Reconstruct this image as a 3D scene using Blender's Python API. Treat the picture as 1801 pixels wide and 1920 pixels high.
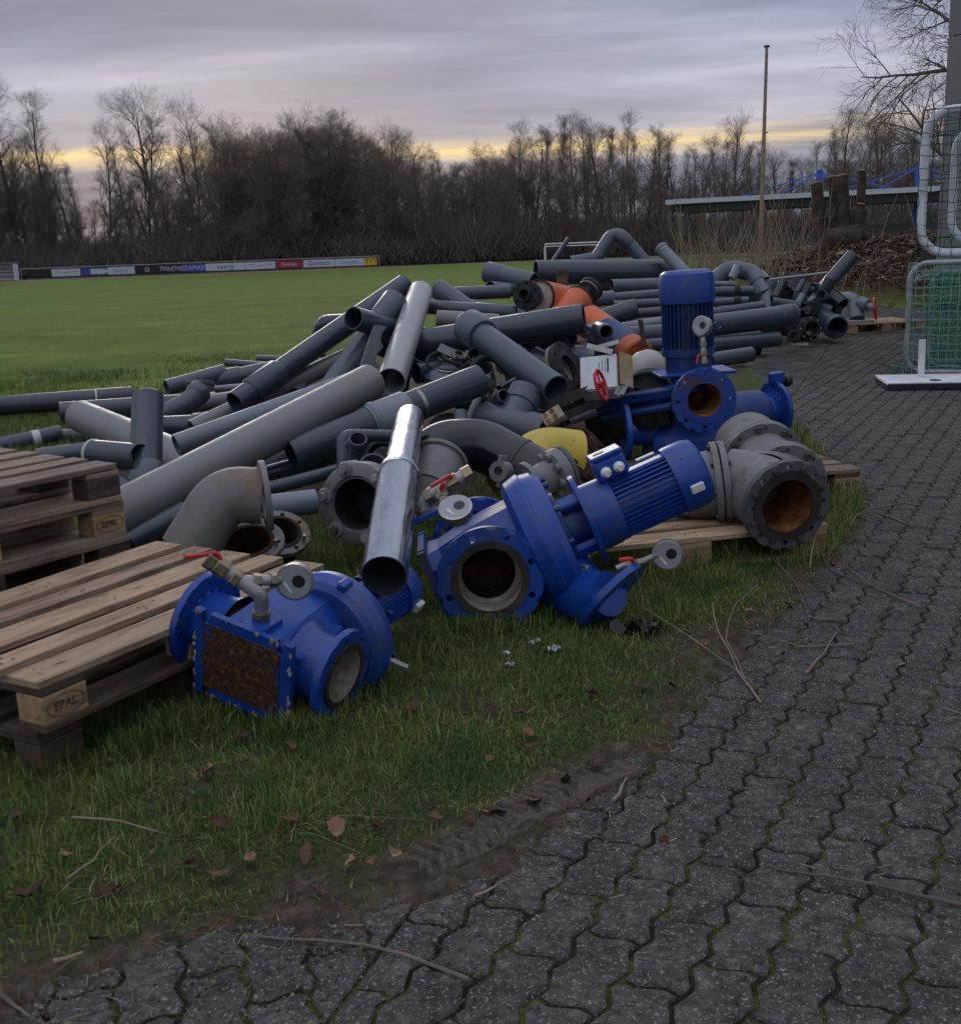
import bpy, bmesh, math, random
import numpy as np
from mathutils import Vector, Matrix
from mathutils.noise import noise as pnoise

for o in list(bpy.data.objects): bpy.data.objects.remove(o)
scene = bpy.context.scene
C = scene.collection
R = math.radians
random.seed(7)

# ------------------------------------------------------------------ camera
FPX, PITCH, ROLL, CAMH = 2100.0, 0.23055, -0.03656, 1.3248      # focal length in pixels of the 1801 x 1920 photograph
fwd = Vector((0, math.cos(PITCH), -math.sin(PITCH)))
u0 = Vector((0, math.sin(PITCH), math.cos(PITCH)))
rgt = Vector((math.cos(ROLL), 0, 0)) + math.sin(ROLL) * u0
upv = Vector((-math.sin(ROLL), 0, 0)) + math.cos(ROLL) * u0
cam = bpy.data.cameras.new('camera')
cam.sensor_fit = 'HORIZONTAL'; cam.sensor_width = 36.0
cam.lens = 36.0 * FPX / 1801.0
cam.clip_start = 0.05; cam.clip_end = 3000
camo = bpy.data.objects.new('camera', cam); C.objects.link(camo)
camo.matrix_world = Matrix(((rgt.x, upv.x, -fwd.x, 0), (rgt.y, upv.y, -fwd.y, 0), (rgt.z, upv.z, -fwd.z, CAMH), (0, 0, 0, 1)))
scene.camera = camo

# ------------------------------------------------------------------ world: dusk sky under broken cloud
SUN_EL, SUN_AZ = R(9), R(-10)         # the sun stands low behind the wood, ahead and a little to the left
w = bpy.data.worlds.new('World'); scene.world = w; w.use_nodes = True
nt = w.node_tree; nt.nodes.clear()
def wn(t, **k):
    n = nt.nodes.new(t)
    for a, b in k.items(): setattr(n, a, b)
    return n
def wm(op, a, b=None, clamp=False):
    n = wn('ShaderNodeMath', operation=op, use_clamp=clamp)
    for i, v in enumerate((a, b)):
        if v is None: continue
        if isinstance(v, (int, float)): n.inputs[i].default_value = v
        else: nt.links.new(v, n.inputs[i])
    return n.outputs[0]
def wmix(f, a, b, blend='MIX'):
    n = wn('ShaderNodeMix', data_type='RGBA', blend_type=blend)
    for s, v in ((0, f), (6, a), (7, b)):
        if isinstance(v, (int, float)): n.inputs[s].default_value = v
        elif isinstance(v, tuple): n.inputs[s].default_value = (*v, 1)
        else: nt.links.new(v, n.inputs[s])
    return n.outputs[2]
tc = wn('ShaderNodeTexCoord'); sp = wn('ShaderNodeSeparateXYZ'); nt.links.new(tc.outputs['Generated'], sp.inputs[0])
X, Y, Z = sp.outputs
Zp = wm('MAXIMUM', Z, 0.0)
den = wm('ADD', Zp, 0.045)
cv = wn('ShaderNodeCombineXYZ'); nt.links.new(wm('DIVIDE', X, den), cv.inputs[0]); nt.links.new(wm('DIVIDE', Y, den), cv.inputs[1])
def wnoise(scale, detail, rough, off, sx=1.0, dist=0.0):
    mp = wn('ShaderNodeMapping'); mp.inputs['Location'].default_value = off; mp.inputs['Scale'].default_value = (sx, 1, 1)
    nt.links.new(cv.outputs[0], mp.inputs[0])
    n = wn('ShaderNodeTexNoise'); n.inputs['Scale'].default_value = scale; n.inputs['Detail'].default_value = detail
    n.inputs['Roughness'].default_value = rough; n.inputs['Distortion'].default_value = dist
    nt.links.new(mp.outputs[0], n.inputs[0]); return n.outputs[0]
def wramp(v, els, interp='LINEAR'):
    n = wn('ShaderNodeValToRGB'); r = n.color_ramp; r.interpolation = interp
    while len(r.elements) < len(els): r.elements.new(0.5)
    for e, (p, c) in zip(r.elements, els): e.position = p; e.color = (*c, 1)
    nt.links.new(v, n.inputs[0]); return n.outputs[0]
base = wramp(wm('MULTIPLY', Zp, 2.5), [(0.0, (.105, .128, .178)), (.13, (.140, .164, .222)), (.19, (.205, .215, .265)), (.25, (.275, .276, .330)),
        (.33, (.250, .260, .335)), (.43, (.195, .215, .296)), (.55, (.210, .228, .296)), (1.0, (.225, .240, .285))])
n1 = wnoise(0.55, 7, .58, (3.1, 7.7, 0), .55, .35)
n2 = wnoise(0.19, 5, .55, (11.3, 2.2, 0), .6, .2)
streak = wramp(n1, [(.32, (.66, .68, .74)), (.47, (.96, .97, .99)), (.64, (1.55, 1.48, 1.40))])
big = wramp(n2, [(.33, (.74, .76, .82)), (.52, (1, 1, 1)), (.70, (1.30, 1.27, 1.24))])
cie = wm('DIVIDE', wm('ADD', 1.0, wm('MULTIPLY', Zp, 2.0)), 1.33)         # an overcast sky brightens evenly from the horizon to the zenith
cc = wn('ShaderNodeCombineXYZ')
for i_ in range(3): nt.links.new(cie, cc.inputs[i_])
cloud = wmix(1.0, wmix(1.0, wmix(1.0, base, streak, 'MULTIPLY'), big, 'MULTIPLY'), cc.outputs[0], 'MULTIPLY')
# the lit gap under the cloud deck, round the azimuth of the sunken sun
az = wm('ARCTAN2', X, Y)
azd = wm('ABSOLUTE', wm('SUBTRACT', az, SUN_AZ))
azf = wm('SUBTRACT', 1.0, wm('MULTIPLY', azd, 0.42), True)
wob = wm('MULTIPLY', wm('SUBTRACT', n2, .5), .03)
band = wm('SUBTRACT', 1.0, wm('DIVIDE', wm('ABSOLUTE', wm('SUBTRACT', wm('ADD', Zp, wob), .085)), .0125), True)
gap = wramp(n1, [(.44, (0, 0, 0)), (.60, (1, 1, 1))])
gold = wm('MULTIPLY', wm('MULTIPLY', wm('POWER', band, .8), azf), wm('ADD', wm('MULTIPLY', gap, .80), .20))
sky1 = wmix(gold, cloud, (.74, .53, .23))
sk = wn('ShaderNodeTexSky', sky_type='NISHITA'); sk.sun_disc = False; sk.sun_elevation = SUN_EL; sk.sun_rotation = SUN_AZ
sk.dust_density = 2.0
clear = wmix(1.0, sk.outputs[0], (.06, .06, .06), 'MULTIPLY')
final = wmix(.97, clear, sky1)
bg = wn('ShaderNodeBackground'); bg.inputs[1].default_value = 1.0; nt.links.new(final, bg.inputs[0])
wo = wn('ShaderNodeOutputWorld'); nt.links.new(bg.outputs[0], wo.inputs[0])

# ------------------------------------------------------------------ sun (veiled, large and weak) and exposure
sl = bpy.data.lights.new('sun', 'SUN'); sl.energy = 0.5; sl.angle = R(25); sl.color = (1.0, .92, .82)
so = bpy.data.objects.new('sun', sl); C.objects.link(so)
sd = Vector((math.sin(SUN_AZ) * math.cos(SUN_EL), math.cos(SUN_AZ) * math.cos(SUN_EL), math.sin(SUN_EL)))
so.rotation_euler = sd.to_track_quat('Z', 'Y').to_euler(); so.location = (-20, 60, 30)
vs_ = scene.view_settings
vs_.view_transform = 'Standard'; vs_.look = 'None'; vs_.exposure = 0.6; vs_.gamma = 1.0; vs_.use_curve_mapping = False
scene.render.engine = 'CYCLES'

# ------------------------------------------------------------------ helpers
def ray(px, py):
    return rgt * ((px - 900.5) / FPX) - upv * ((py - 960) / FPX) + fwd
def at(px, py, d):                    # the point d metres deep in the view through a pixel of the photograph
    return ray(px, py) * d + Vector((0, 0, CAMH))
def onz(px, py, z=0.0):               # the point of height z seen there
    r = ray(px, py); return r * ((z - CAMH) / r.z) + Vector((0, 0, CAMH))

def frame(o, z, x=None):              # matrix with origin o, Z axis z, X axis as near x as it can be
    z = Vector(z).normalized(); x = Vector(x) if x is not None else (Vector((1, 0, 0)) if abs(z.x) < .8 else Vector((0, 1, 0)))
    x = (x - z * x.dot(z)).normalized(); y = z.cross(x)
    return Matrix(((x.x, y.x, z.x, o[0]), (x.y, y.y, z.y, o[1]), (x.z, y.z, z.z, o[2]), (0, 0, 0, 1)))
def T(x, y, z): return Matrix.Translation((x, y, z))
def RZ(a): return Matrix.Rotation(a, 4, 'Z')

LAST = [None]
class MB:
    def __init__(s): s.v = []; s.f = []
    def add(s, vs, fs, M=None):
        b = len(s.v)
        if M is None: s.v += [tuple(v) for v in vs]
        else: s.v += [tuple(M @ Vector(v)) for v in vs]
        s.f += [tuple(i + b for i in f) for f in fs]
        return s
    def lathe(s, prof, M=None, n=24, closed=False, a0=0.0):
        vs = []; rings = []
        for r, z in prof:
            if r < 1e-6: rings.append([len(vs)]); vs.append((0, 0, z))
            else:
                rings.append(list(range(len(vs), len(vs) + n)))
                vs += [(r * math.cos(a0 + 2 * math.pi * k / n), r * math.sin(a0 + 2 * math.pi * k / n), z) for k in range(n)]
        fs = []
        pairs = list(zip(rings, rings[1:])) + ([(rings[-1], rings[0])] if closed else [])
        for A, B in pairs:
            for k in range(n):
                k2 = (k + 1) % n
                if len(A) == 1 and len(B) == 1: continue
                if len(A) == 1: fs.append((A[0], B[k2], B[k]))
                elif len(B) == 1: fs.append((A[k], A[k2], B[0]))
                else: fs.append((A[k], A[k2], B[k2], B[k]))
        return s.add(vs, fs, M)
    def cyl(s, p0, p1, r0, r1=None, n=16):
        r1 = r0 if r1 is None else r1; p0 = Vector(p0); p1 = Vector(p1); L = (p1 - p0).length
        return s.lathe([(0, 0), (r0, 0), (r1, L), (0, L)], frame(p0, p1 - p0), n)
    def tube(s, p0, p1, ro, ri, n=28):
        p0 = Vector(p0); p1 = Vector(p1); L = (p1 - p0).length; c = (ro - ri) * .25
        return s.lathe([(ri, 0), (ro - c, 0), (ro, c), (ro, L - c), (ro - c, L), (ri, L)], frame(p0, p1 - p0), n, True)
    def sweep(s, path, r, n=20, ri=None, cap=True):
        P = [Vector(p) for p in path]; m = len(P)
        rr = [r] * m if isinstance(r, (int, float)) else list(r)
        tg = [(P[min(i + 1, m - 1)] - P[max(i - 1, 0)]).normalized() for i in range(m)]
        x = frame((0, 0, 0), tg[0]).col[0].xyz
        vs = []; rings = []
        def ring(i, r, x, y):
            rings.append(len(vs)); vs.extend(P[i] + (x * math.cos(2 * math.pi * k / n) + y * math.sin(2 * math.pi * k / n)) * r for k in range(n))
        fr = []
        for i in range(m):
            x = (x - tg[i] * x.dot(tg[i])).normalized(); fr.append((x, tg[i].cross(x)))
        for i in range(m): ring(i, rr[i], *fr[i])
        if ri is not None:
            q = ri / rr[0] if isinstance(r, (int, float)) else None
            for i in reversed(range(m)): ring(i, ri if q else rr[i] - ri, *fr[i])
        fs = []
        seq = list(zip(rings, rings[1:])) + ([(rings[-1], rings[0])] if ri is not None else [])
        for a, b in seq:
            for k in range(n):
                k2 = (k + 1) % n; fs.append((a + k, a + k2, b + k2, b + k))
        if ri is None and cap:
            fs.append(tuple(rings[0] + k for k in reversed(range(n)))); fs.append(tuple(rings[-1] + k for k in range(n)))
        return s.add(vs, fs)
    def loft(s, secs, M=None, cap=True):          # list of rings of points
        n = len(secs[0]); vs = [p for q in secs for p in q]; fs = []
        for i in range(len(secs) - 1):
            for k in range(n):
                k2 = (k + 1) % n; fs.append((i * n + k, i * n + k2, (i + 1) * n + k2, (i + 1) * n + k))
        if cap: fs.append(tuple(reversed(range(n)))); fs.append(tuple((len(secs) - 1) * n + k for k in range(n)))
        return s.add(vs, fs, M)
    def prism(s, outline, t, M=None, ch=0.0):      # polygon in XY from z 0 to t
        secs = [[(x, y, 0) for x, y in outline]]
        if ch:
            cx = sum(p[0] for p in outline) / len(outline); cy = sum(p[1] for p in outline) / len(outline)
            def sh(k): return [(cx + (x - cx) * k, cy + (y - cy) * k) for x, y in outline]
            mx = max(math.hypot(x - cx, y - cy) for x, y in outline); k = 1 - ch / mx
            secs = [[(x, y, 0) for x, y in sh(k)], [(x, y, ch) for x, y in outline], [(x, y, t - ch) for x, y in outline], [(x, y, t) for x, y in sh(k)]]
        else: secs.append([(x, y, t) for x, y in outline])
        return s.loft(secs, M)
    def box(s, sx, sy, sz, M=None, ch=0.0):        # centred in x and y, from z 0 to sz
        if not ch:
            return s.prism([(-sx / 2, -sy / 2), (sx / 2, -sy / 2), (sx / 2, sy / 2), (-sx / 2, sy / 2)], sz, M)
        a, b = sx / 2, sy / 2; c = ch
        o = [(-a + c, -b), (a - c, -b), (a, -b + c), (a, b - c), (a - c, b), (-a + c, b), (-a, b - c), (-a, -b + c)]
        i = [(-a + c, -b + c), (a - c, -b + c), (a - c, -b + c), (a - c, b - c), (a - c, b - c), (-a + c, b - c), (-a + c, b - c), (-a + c, -b + c)]
        e = 1e-4
        i = [(x + (o_[0] - x) * .02, y + (o_[1] - y) * .02) for (x, y), o_ in zip(i, o)]
        return s.loft([[(x, y, 0) for x, y in i], [(x, y, c) for x, y in o], [(x, y, sz - c) for x, y in o], [(x, y, sz) for x, y in i]], M)
    def flange(s, ro, ri, t, rh, a, k, M=None, raised=0.0):   # ring with k drilled bolt holes of radius a on radius rh, z 0..t
        vs = []; fs = []
        def P(r, th, z): vs.append((r * math.cos(th), r * math.sin(th), z)); return len(vs) - 1
        w_ = 1.45 * a; ra, rb = rh - w_, rh + w_; hw = w_ / rh
        for z, top in ((0.0, False), (t, True)):
            def quad(q): fs.append(tuple(q) if top else tuple(reversed(q)))
            for j in range(k):
                t0 = 2 * math.pi * j / k; t1 = 2 * math.pi * (j + 1) / k
                cuts = [t0 - hw, t0, t0 + hw] + [t0 + hw + (t1 - hw - t0 - hw) * q / 4 for q in (1, 2, 3, 4)]
                for u, v in zip(cuts, cuts[1:]):
                    quad([P(ri, u, z), P(ra, u, z), P(ra, v, z), P(ri, v, z)])
                    quad([P(rb, u, z), P(ro, u, z), P(ro, v, z), P(rb, v, z)])
                    if u >= t0 + hw - 1e-9: quad([P(ra, u, z), P(rb, u, z), P(rb, v, z), P(ra, v, z)])
                sq = [(-1, -1), (0, -1), (1, -1), (1, 0), (1, 1), (0, 1), (-1, 1), (-1, 0)]
                for q in range(8):
                    (x0, y0), (x1, y1) = sq[q], sq[(q + 1) % 8]
                    def hp(q_):
                        an = math.atan2(sq[q_ % 8][1], sq[q_ % 8][0]); cx, cy = rh * math.cos(t0), rh * math.sin(t0)
                        lx, ly = a * math.cos(an), a * math.sin(an)
                        vs.append((cx + lx * math.cos(t0) - ly * math.sin(t0), cy + lx * math.sin(t0) + ly * math.cos(t0), z)); return len(vs) - 1
                    h0, h1 = hp(q), hp(q + 1)
                    quad([P(rh + x0 * w_, t0 + y0 * hw, z), P(rh + x1 * w_, t0 + y1 * hw, z), h1, h0])
                    if top:
                        g0, g1 = hp(q), hp(q + 1)
                        vs.append((vs[g0][0], vs[g0][1], 0)); vs.append((vs[g1][0], vs[g1][1], 0)); L = len(vs)
                        fs.append((g0, g1, L - 1, L - 2))
        s.add(vs, fs, M)
        n = 48
        s.lathe([(ro, 0), (ro, t)], M, n); s.lathe([(ri, t), (ri, 0)], M, n)
        if raised: s.lathe([(ri, t), (ri, t + raised), (rh - 1.6 * a, t + raised), (rh - 1.6 * a, t)], M, n)
        return s
    def bolts(s, rh, k, r, h, M=None, a0=0.0, skip=()):
        for j in range(k):
            if j in skip: continue
            an = a0 + 2 * math.pi * j / k
            s.lathe([(0, h), (r * .9, h), (r, h * .8), (r, 0)], (M or Matrix()) @ T(rh * math.cos(an), rh * math.sin(an), 0) @ RZ(j * 1.3), 6)
        return s
    def build(s, name, mat, parent=None, ang=35, loc=None, smooth=True):
        me = bpy.data.meshes.new(name)
        if loc is not None:
            l = Vector(loc); vs = [tuple(Vector(v) - l) for v in s.v]
        else: vs = s.v
        me.from_pydata(vs, [], s.f); me.update()
        bm = bmesh.new(); bm.from_mesh(me); bmesh.ops.remove_doubles(bm, verts=bm.verts, dist=1e-5)
        bmesh.ops.recalc_face_normals(bm, faces=bm.faces); bm.to_mesh(me); bm.free()
        if smooth:
            me.shade_smooth(); me.set_sharp_from_angle(angle=R(ang))
        o = bpy.data.objects.new(name, me); C.objects.link(o)
        if mat: me.materials.append(mat)
        if parent: o.parent = parent
        if loc is not None: o.location = loc
        if name != 'cutter': LAST[0] = o
        return o

def bore_cut(o, cutter):                   # bore a hole through a finished part
    k = cutter.build('cutter', None, o.parent); m = o.modifiers.new('bore', 'BOOLEAN'); m.operation = 'DIFFERENCE'; m.object = k; m.solver = 'EXACT'
    bpy.context.view_layer.update(); me = bpy.data.meshes.new_from_object(o.evaluated_get(bpy.context.evaluated_depsgraph_get()))
    o.modifiers.clear(); old = o.data; me.name = old.name; o.data = me; bpy.data.objects.remove(k); return o
def bolt_parts(parent, rh, k, r, h, M=None, a0=0.0, mat='steel_dark', name='bolt', n=6):
    me = None
    for j in range(k):
        an = a0 + 2 * math.pi * j / k; X_ = (M or Matrix()) @ T(rh * math.cos(an), rh * math.sin(an), 0) @ RZ(j * 1.3)
        if me is None: o = MB().lathe([(0, h), (r * .9, h), (r, h * .8), (r, 0)], None, n).build(name, MATS[mat], parent, smooth=False); me = o.data
        else: o = bpy.data.objects.new(name, me); C.objects.link(o); o.parent = parent
        o.matrix_local = X_
def fillet(pts, rad, seg=7):
    P = [Vector(p) for p in pts]; out = [P[0]]
    for i in range(1, len(P) - 1):
        a = (P[i - 1] - P[i]); b = (P[i + 1] - P[i]); la, lb = a.length, b.length; a.normalize(); b.normalize()
        th = a.angle(b); d = min(rad / math.tan(th / 2), la * .48, lb * .48)
        p0 = P[i] + a * d; p2 = P[i] + b * d; c = P[i]
        r_ = d * math.tan(th / 2); bis = (a + b).normalized(); cen = c + bis * (r_ / math.sin(th / 2))
        v0 = p0 - cen; v2 = p2 - cen; ang = v0.angle(v2); axn = v0.cross(v2).normalized()
        for k in range(seg + 1): out.append(cen + Matrix.Rotation(ang * k / seg, 3, axn) @ v0)
    out.append(P[-1]); return out

def tag(o, label, cat, group=None, kind=None):
    if label: o['label'] = label
    if cat: o['category'] = cat
    if group: o['group'] = group
    if kind: o['kind'] = kind
    return o
def thing(name, label, cat, M=None, group=None):
    o = bpy.data.objects.new(name, None); C.objects.link(o); o.empty_display_size = .1
    if M is not None: o.matrix_world = M
    return tag(o, label, cat, group)
def copy_tree(o, parent=None, ch=None):
    c = o.copy(); C.objects.link(c)
    if parent: c.parent = parent
    for k in list(o.children): copy_tree(k, c)
    return c

# ------------------------------------------------------------------ materials
MATS = {}
class NT:
    def __init__(s, name, rough=.5, metal=0.0, spec=.5):
        s.m = bpy.data.materials.new(name); s.m.use_nodes = True; s.t = s.m.node_tree
        s.b = s.t.nodes['Principled BSDF']; s.b.inputs['Roughness'].default_value = rough
        s.b.inputs['Metallic'].default_value = metal; s.b.inputs['Specular IOR Level'].default_value = spec
        MATS[name] = s.m; s.co = None
    def n(s, t, **k):
        n = s.t.nodes.new(t)
        for a, b in k.items(): setattr(n, a, b)
        return n
    def link(s, a, b): s.t.links.new(a, b)
    def put(s, sock, v):
        if isinstance(v, tuple): sock.default_value = (*v, 1) if len(v) == 3 and len(sock.default_value) == 4 else v
        elif isinstance(v, (int, float)): sock.default_value = v
        else: s.link(v, sock)
    def coord(s, kind='Object', scale=(1, 1, 1), rnd=False):
        t = s.n('ShaderNodeTexCoord'); mp = s.n('ShaderNodeMapping'); mp.inputs['Scale'].default_value = scale
        s.link(t.outputs[kind], mp.inputs[0])
        if rnd:
            oi = s.n('ShaderNodeObjectInfo'); mu = s.n('ShaderNodeVectorMath', operation='SCALE'); mu.inputs[0].default_value = (37, 51, 23)
            s.link(oi.outputs['Random'], mu.inputs['Scale']); s.link(mu.outputs[0], mp.inputs['Location'])
        return mp.outputs[0]
    def noise(s, vec, scale, detail=4, rough=.55, dist=0):
        n = s.n('ShaderNodeTexNoise'); s.link(vec, n.inputs['Vector'])
        for k, v in (('Scale', scale), ('Detail', min(detail, 4)), ('Roughness', rough), ('Distortion', dist)): n.inputs[k].default_value = v
        return n.outputs[0]
    def ramp(s, v, els, interp='LINEAR'):
        n = s.n('ShaderNodeValToRGB'); r = n.color_ramp; r.interpolation = interp
        while len(r.elements) < len(els): r.elements.new(.5)
        for e, (p, c) in zip(r.elements, els):
            e.position = p; e.color = (c, c, c, 1) if isinstance(c, (int, float)) else (*c, 1)
        s.link(v, n.inputs[0]); return n.outputs[0]
    def mix(s, f, a, b, blend='MIX'):
        n = s.n('ShaderNodeMix', data_type='RGBA', blend_type=blend)
        s.put(n.inputs[0], f); s.put(n.inputs[6], a); s.put(n.inputs[7], b); return n.outputs[2]
    def math(s, op, a, b=0.0, clamp=False):
        n = s.n('ShaderNodeMath', operation=op, use_clamp=clamp); s.put(n.inputs[0], a); s.put(n.inputs[1], b); return n.outputs[0]
    def color(s, c): s.put(s.b.inputs['Base Color'], c); return s
    def rough(s, v): s.put(s.b.inputs['Roughness'], v); return s
    def bump(s, h, strength=.3, dist=.01):
        n = s.n('ShaderNodeBump'); n.inputs['Strength'].default_value = strength; n.inputs['Distance'].default_value = dist
        s.link(h, n.inputs['Height']); s.link(n.outputs[0], s.b.inputs['Normal']); return s
    def rnd(s): return s.n('ShaderNodeObjectInfo').outputs['Random']
    def island(s): return s.n('ShaderNodeNewGeometry').outputs['Random Per Island']

def simple(name, col, rough=.5, metal=0.0, var=.25, scale=18, dirt=None, spec=.5, bump=.05):
    a = NT(name, rough, metal, spec); v = a.coord('Object', rnd=True)
    n = a.noise(v, scale, 6, .6); lo = tuple(c * (1 - var) for c in col); hi = tuple(min(1, c * (1 + var)) for c in col)
    c = a.ramp(n, [(.3, lo), (.7, hi)])
    if dirt:
        d = a.noise(v, scale * .35, 8, .68); c = a.mix(a.ramp(d, [(.5, 0.0), (.68, .85)]), c, dirt)
    a.color(c); a.rough(a.ramp(n, [(.3, max(.02, rough - .12)), (.7, min(1, rough + .15))])); a.bump(n, bump, .004); return a.m

def plastic(name, col, rough, dust=(.16, .15, .135), dustamt=.35, hue=.22):
    # moulded pipe: slight batch difference from pipe to pipe, scuffs along the pipe, dust and water stains
    a = NT(name, rough, 0, .60); v = a.coord('Object', rnd=True)
    st = a.noise(a.coord('Object', (9, 9, .7), True), 4, 8, .7); bl = a.noise(v, 5.5, 7, .65); fi = a.noise(v, 70, 3, .6)
    oi = a.rnd(); k = a.ramp(oi, [(0, tuple(c * (1 - hue) for c in col)), (.5, col), (1, tuple(c * (1 + hue) for c in col))])
    c = a.mix(a.ramp(st, [(.38, 0.0), (.72, dustamt)]), k, dust)
    c = a.mix(a.ramp(bl, [(.47, 0.0), (.74, dustamt * 1.5)]), c, tuple(d * .9 for d in dust))
    c = a.mix(a.ramp(fi, [(.60, 0.0), (.75, .22)]), c, tuple(d * 2.0 for d in dust))
    a.color(c); a.rough(a.ramp(bl, [(.40, rough), (.75, min(1, rough + .20))]))
    a.bump(a.math('ADD', st, a.math('MULTIPLY', fi, .2)), .03, .002); return a.m
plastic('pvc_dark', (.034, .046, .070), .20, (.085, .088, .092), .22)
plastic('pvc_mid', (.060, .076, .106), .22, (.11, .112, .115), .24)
plastic('pvc_light', (.165, .190, .235), .26, (.18, .175, .16), .32)
plastic('pvc_worn', (.175, .185, .200), .34, (.205, .175, .13), .48)
plastic('pvc_black', (.010, .011, .016), .10, (.030, .030, .034), .10)
plastic('pvc_silver', (.36, .365, .38), .22, (.26, .25, .23), .30)
def wood(name, col, dark, end=False):
    a = NT(name, .75, 0, .25); v = a.coord('Object', (1, 14, 14), True); v2 = a.coord('Object', (1.5, 5, 5), True)
    g = a.noise(v, 5, 7, .62, .6); b = a.noise(v2, 2.2, 5, .6); f = a.noise(a.coord('Object', (6, 60, 60), True), 6, 4, .7)
    c = a.ramp(g, [(.30, dark), (.48, col), (.72, tuple(min(1, k * 1.25) for k in col))])
    c = a.mix(a.ramp(b, [(.48, 0.0), (.72, .75)]), c, tuple(k * .62 for k in dark))
    kn = a.n('ShaderNodeTexVoronoi'); a.link(a.coord('Object', (3.2, 9, 9), True), kn.inputs['Vector']); kn.inputs['Scale'].default_value = 1.3
    c = a.mix(a.ramp(kn.outputs['Distance'], [(.05, .85), (.13, 0.0)]), c, tuple(k * .5 for k in dark))
    hv = a.rnd(); c = a.mix(1.0, c, a.ramp(hv, [(0, (.74, .74, .76)), (1, (1.18, 1.14, 1.08))]), 'MULTIPLY')
    a.color(c); a.bump(a.math('ADD', a.math('MULTIPLY', g, 1.2), f), .35, .004); return a.m
wood('wood_new', (.43, .300, .195), (.21, .140, .088))
wood('wood_grey', (.265, .200, .148), (.115, .082, .060))
wood('wood_dark', (.085, .062, .047), (.035, .025, .019))
wood('wood_block', (.36, .250, .140), (.200, .130, .070))
simple('print_black', (.035, .026, .019), .85, var=.5, dirt=(.12, .08, .05))
simple('nail', (.07, .055, .045), .6, .4)
def paint(name, col, rough, chip, amt=.55, rustmix=None):
    a = NT(name, rough, 0, .5); v = a.coord('Object', rnd=True); n = a.noise(v, 9, 8, .7); m = a.noise(v, 2.6, 5, .6); f = a.noise(v, 60, 3, .6)
    c = a.ramp(m, [(.3, tuple(k * .80 for k in col)), (.7, tuple(k * 1.15 for k in col))])
    c = a.mix(a.ramp(n, [(.575 , 0.0), (.66, amt)]), c, chip)
    c = a.mix(a.ramp(a.noise(v, 22, 6, .75), [(.64, 0.0), (.70, .8)]), c, (.060, .042, .030))
    c = a.mix(a.ramp(a.noise(v, 1.7, 5, .7), [(.50, 0.0), (.75, .35)]), c, (.10, .09, .075))
    if rustmix: c = a.mix(a.ramp(a.noise(v, 4.2, 9, .72), [(.53, 0.0), (.66, .9)]), c, rustmix)
    a.color(c); a.rough(a.ramp(m, [(.3, rough), (.75, min(1, rough + .25))])); a.bump(a.math('ADD', a.math('MULTIPLY', f, .5), n), .13, .003); return a.m
paint('blue_paint', (.006, .056, .31), .20, (.07, .085, .12), .5)
paint('blue_dull', (.006, .034, .160), .34, (.09, .085, .08), .5)
paint('blue_rust', (.006, .050, .27), .38, (.12, .08, .05), .5, (.085, .040, .020))
paint('grey_paint', (.180, .182, .182), .36, (.10, .075, .055), .7)
paint('grey_rust', (.20, .195, .185), .46, (.15, .08, .045), .7, (.17, .105, .060))
paint('grey_dark', (.085, .085, .088), .42, (.10, .06, .04), .5)
paint('yellow_paint', (.62, .46, .055), .35, (.35, .27, .08), .4)
paint('orange_paint', (.62, .125, .030), .36, (.25, .08, .05), .4)
paint('red_paint', (.52, .020, .028), .35, (.2, .03, .03), .4)
paint('white_paint', (.66, .68, .72), .42, (.35, .34, .33), .4)
paint('cream_enamel', (.52, .50, .44), .30, (.30, .26, .20), .5)
def rust(name, a_, b_, c_, scale=7):
    a = NT(name, .85, 0, .2); v = a.coord('Object', rnd=True); n = a.noise(v, scale, 9, .72); m = a.noise(v, scale * 5, 5, .65)
    c = a.ramp(n, [(.28, a_), (.5, b_), (.68, c_)]); c = a.mix(a.ramp(m, [(.5, 0.0), (.75, .6)]), c, a_)
    a.color(c); a.bump(a.math('ADD', n, m), .5, .006); return a.m
rust('rust_orange', (.055, .026, .014), (.24, .095, .030), (.42, .20, .075))
rust('rust_dark', (.014, .010, .009), (.045, .026, .018), (.12, .060, .030))
rust('rust_plate', (.016, .014, .018), (.075, .036, .020), (.21, .095, .036), 9)
a = NT('plate_face', .6, 0, .3); v = a.coord('Object', rnd=True); n_ = a.noise(v, 7, 6, .7); f_ = a.noise(v, 55, 4, .65); gr_ = a.n('ShaderNodeTexGradient', gradient_type='SPHERICAL'); a.link(a.coord('Object', (5.5, 6.5, 1)), gr_.inputs[0])
r_ = a.ramp(f_, [(.35, (.018, .014, .013)), (.55, (.070, .034, .018)), (.70, (.22, .105, .040))])
k_ = a.math('ADD', a.math('MULTIPLY', gr_.outputs[1], .55), n_)
a.color(a.mix(a.ramp(k_, [(.46, 0.0), (.60, 1.0)]), a.mix(a.ramp(f_, [(.5, 0.0), (.7, .6)]), (.008, .036, .17), (.03, .035, .06)), r_)); a.bump(f_, .4, .004)
rust('inner_scale', (.10, .07, .05), (.30, .24, .19), (.45, .40, .34), 6)
simple('rubber', (.016, .016, .017), .7, var=.35)
simple('gasket', (.022, .019, .018), .75, var=.5, dirt=(.07, .05, .035))
a = NT('chrome_pipe', .13, .92); v = a.coord('Object', (14, 14, 1.1), True); n = a.noise(v, 5, 8, .7); b = a.noise(a.coord('Object', (1, 1, 1), True), 8, 7, .7)
a.color(a.mix(a.ramp(b, [(.5, 0.0), (.75, .55)]), (.42, .44, .49), (.17, .17, .18))); a.rough(a.ramp(n, [(.35, .07), (.65, .30)])); a.bump(n, .06, .002)
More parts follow.
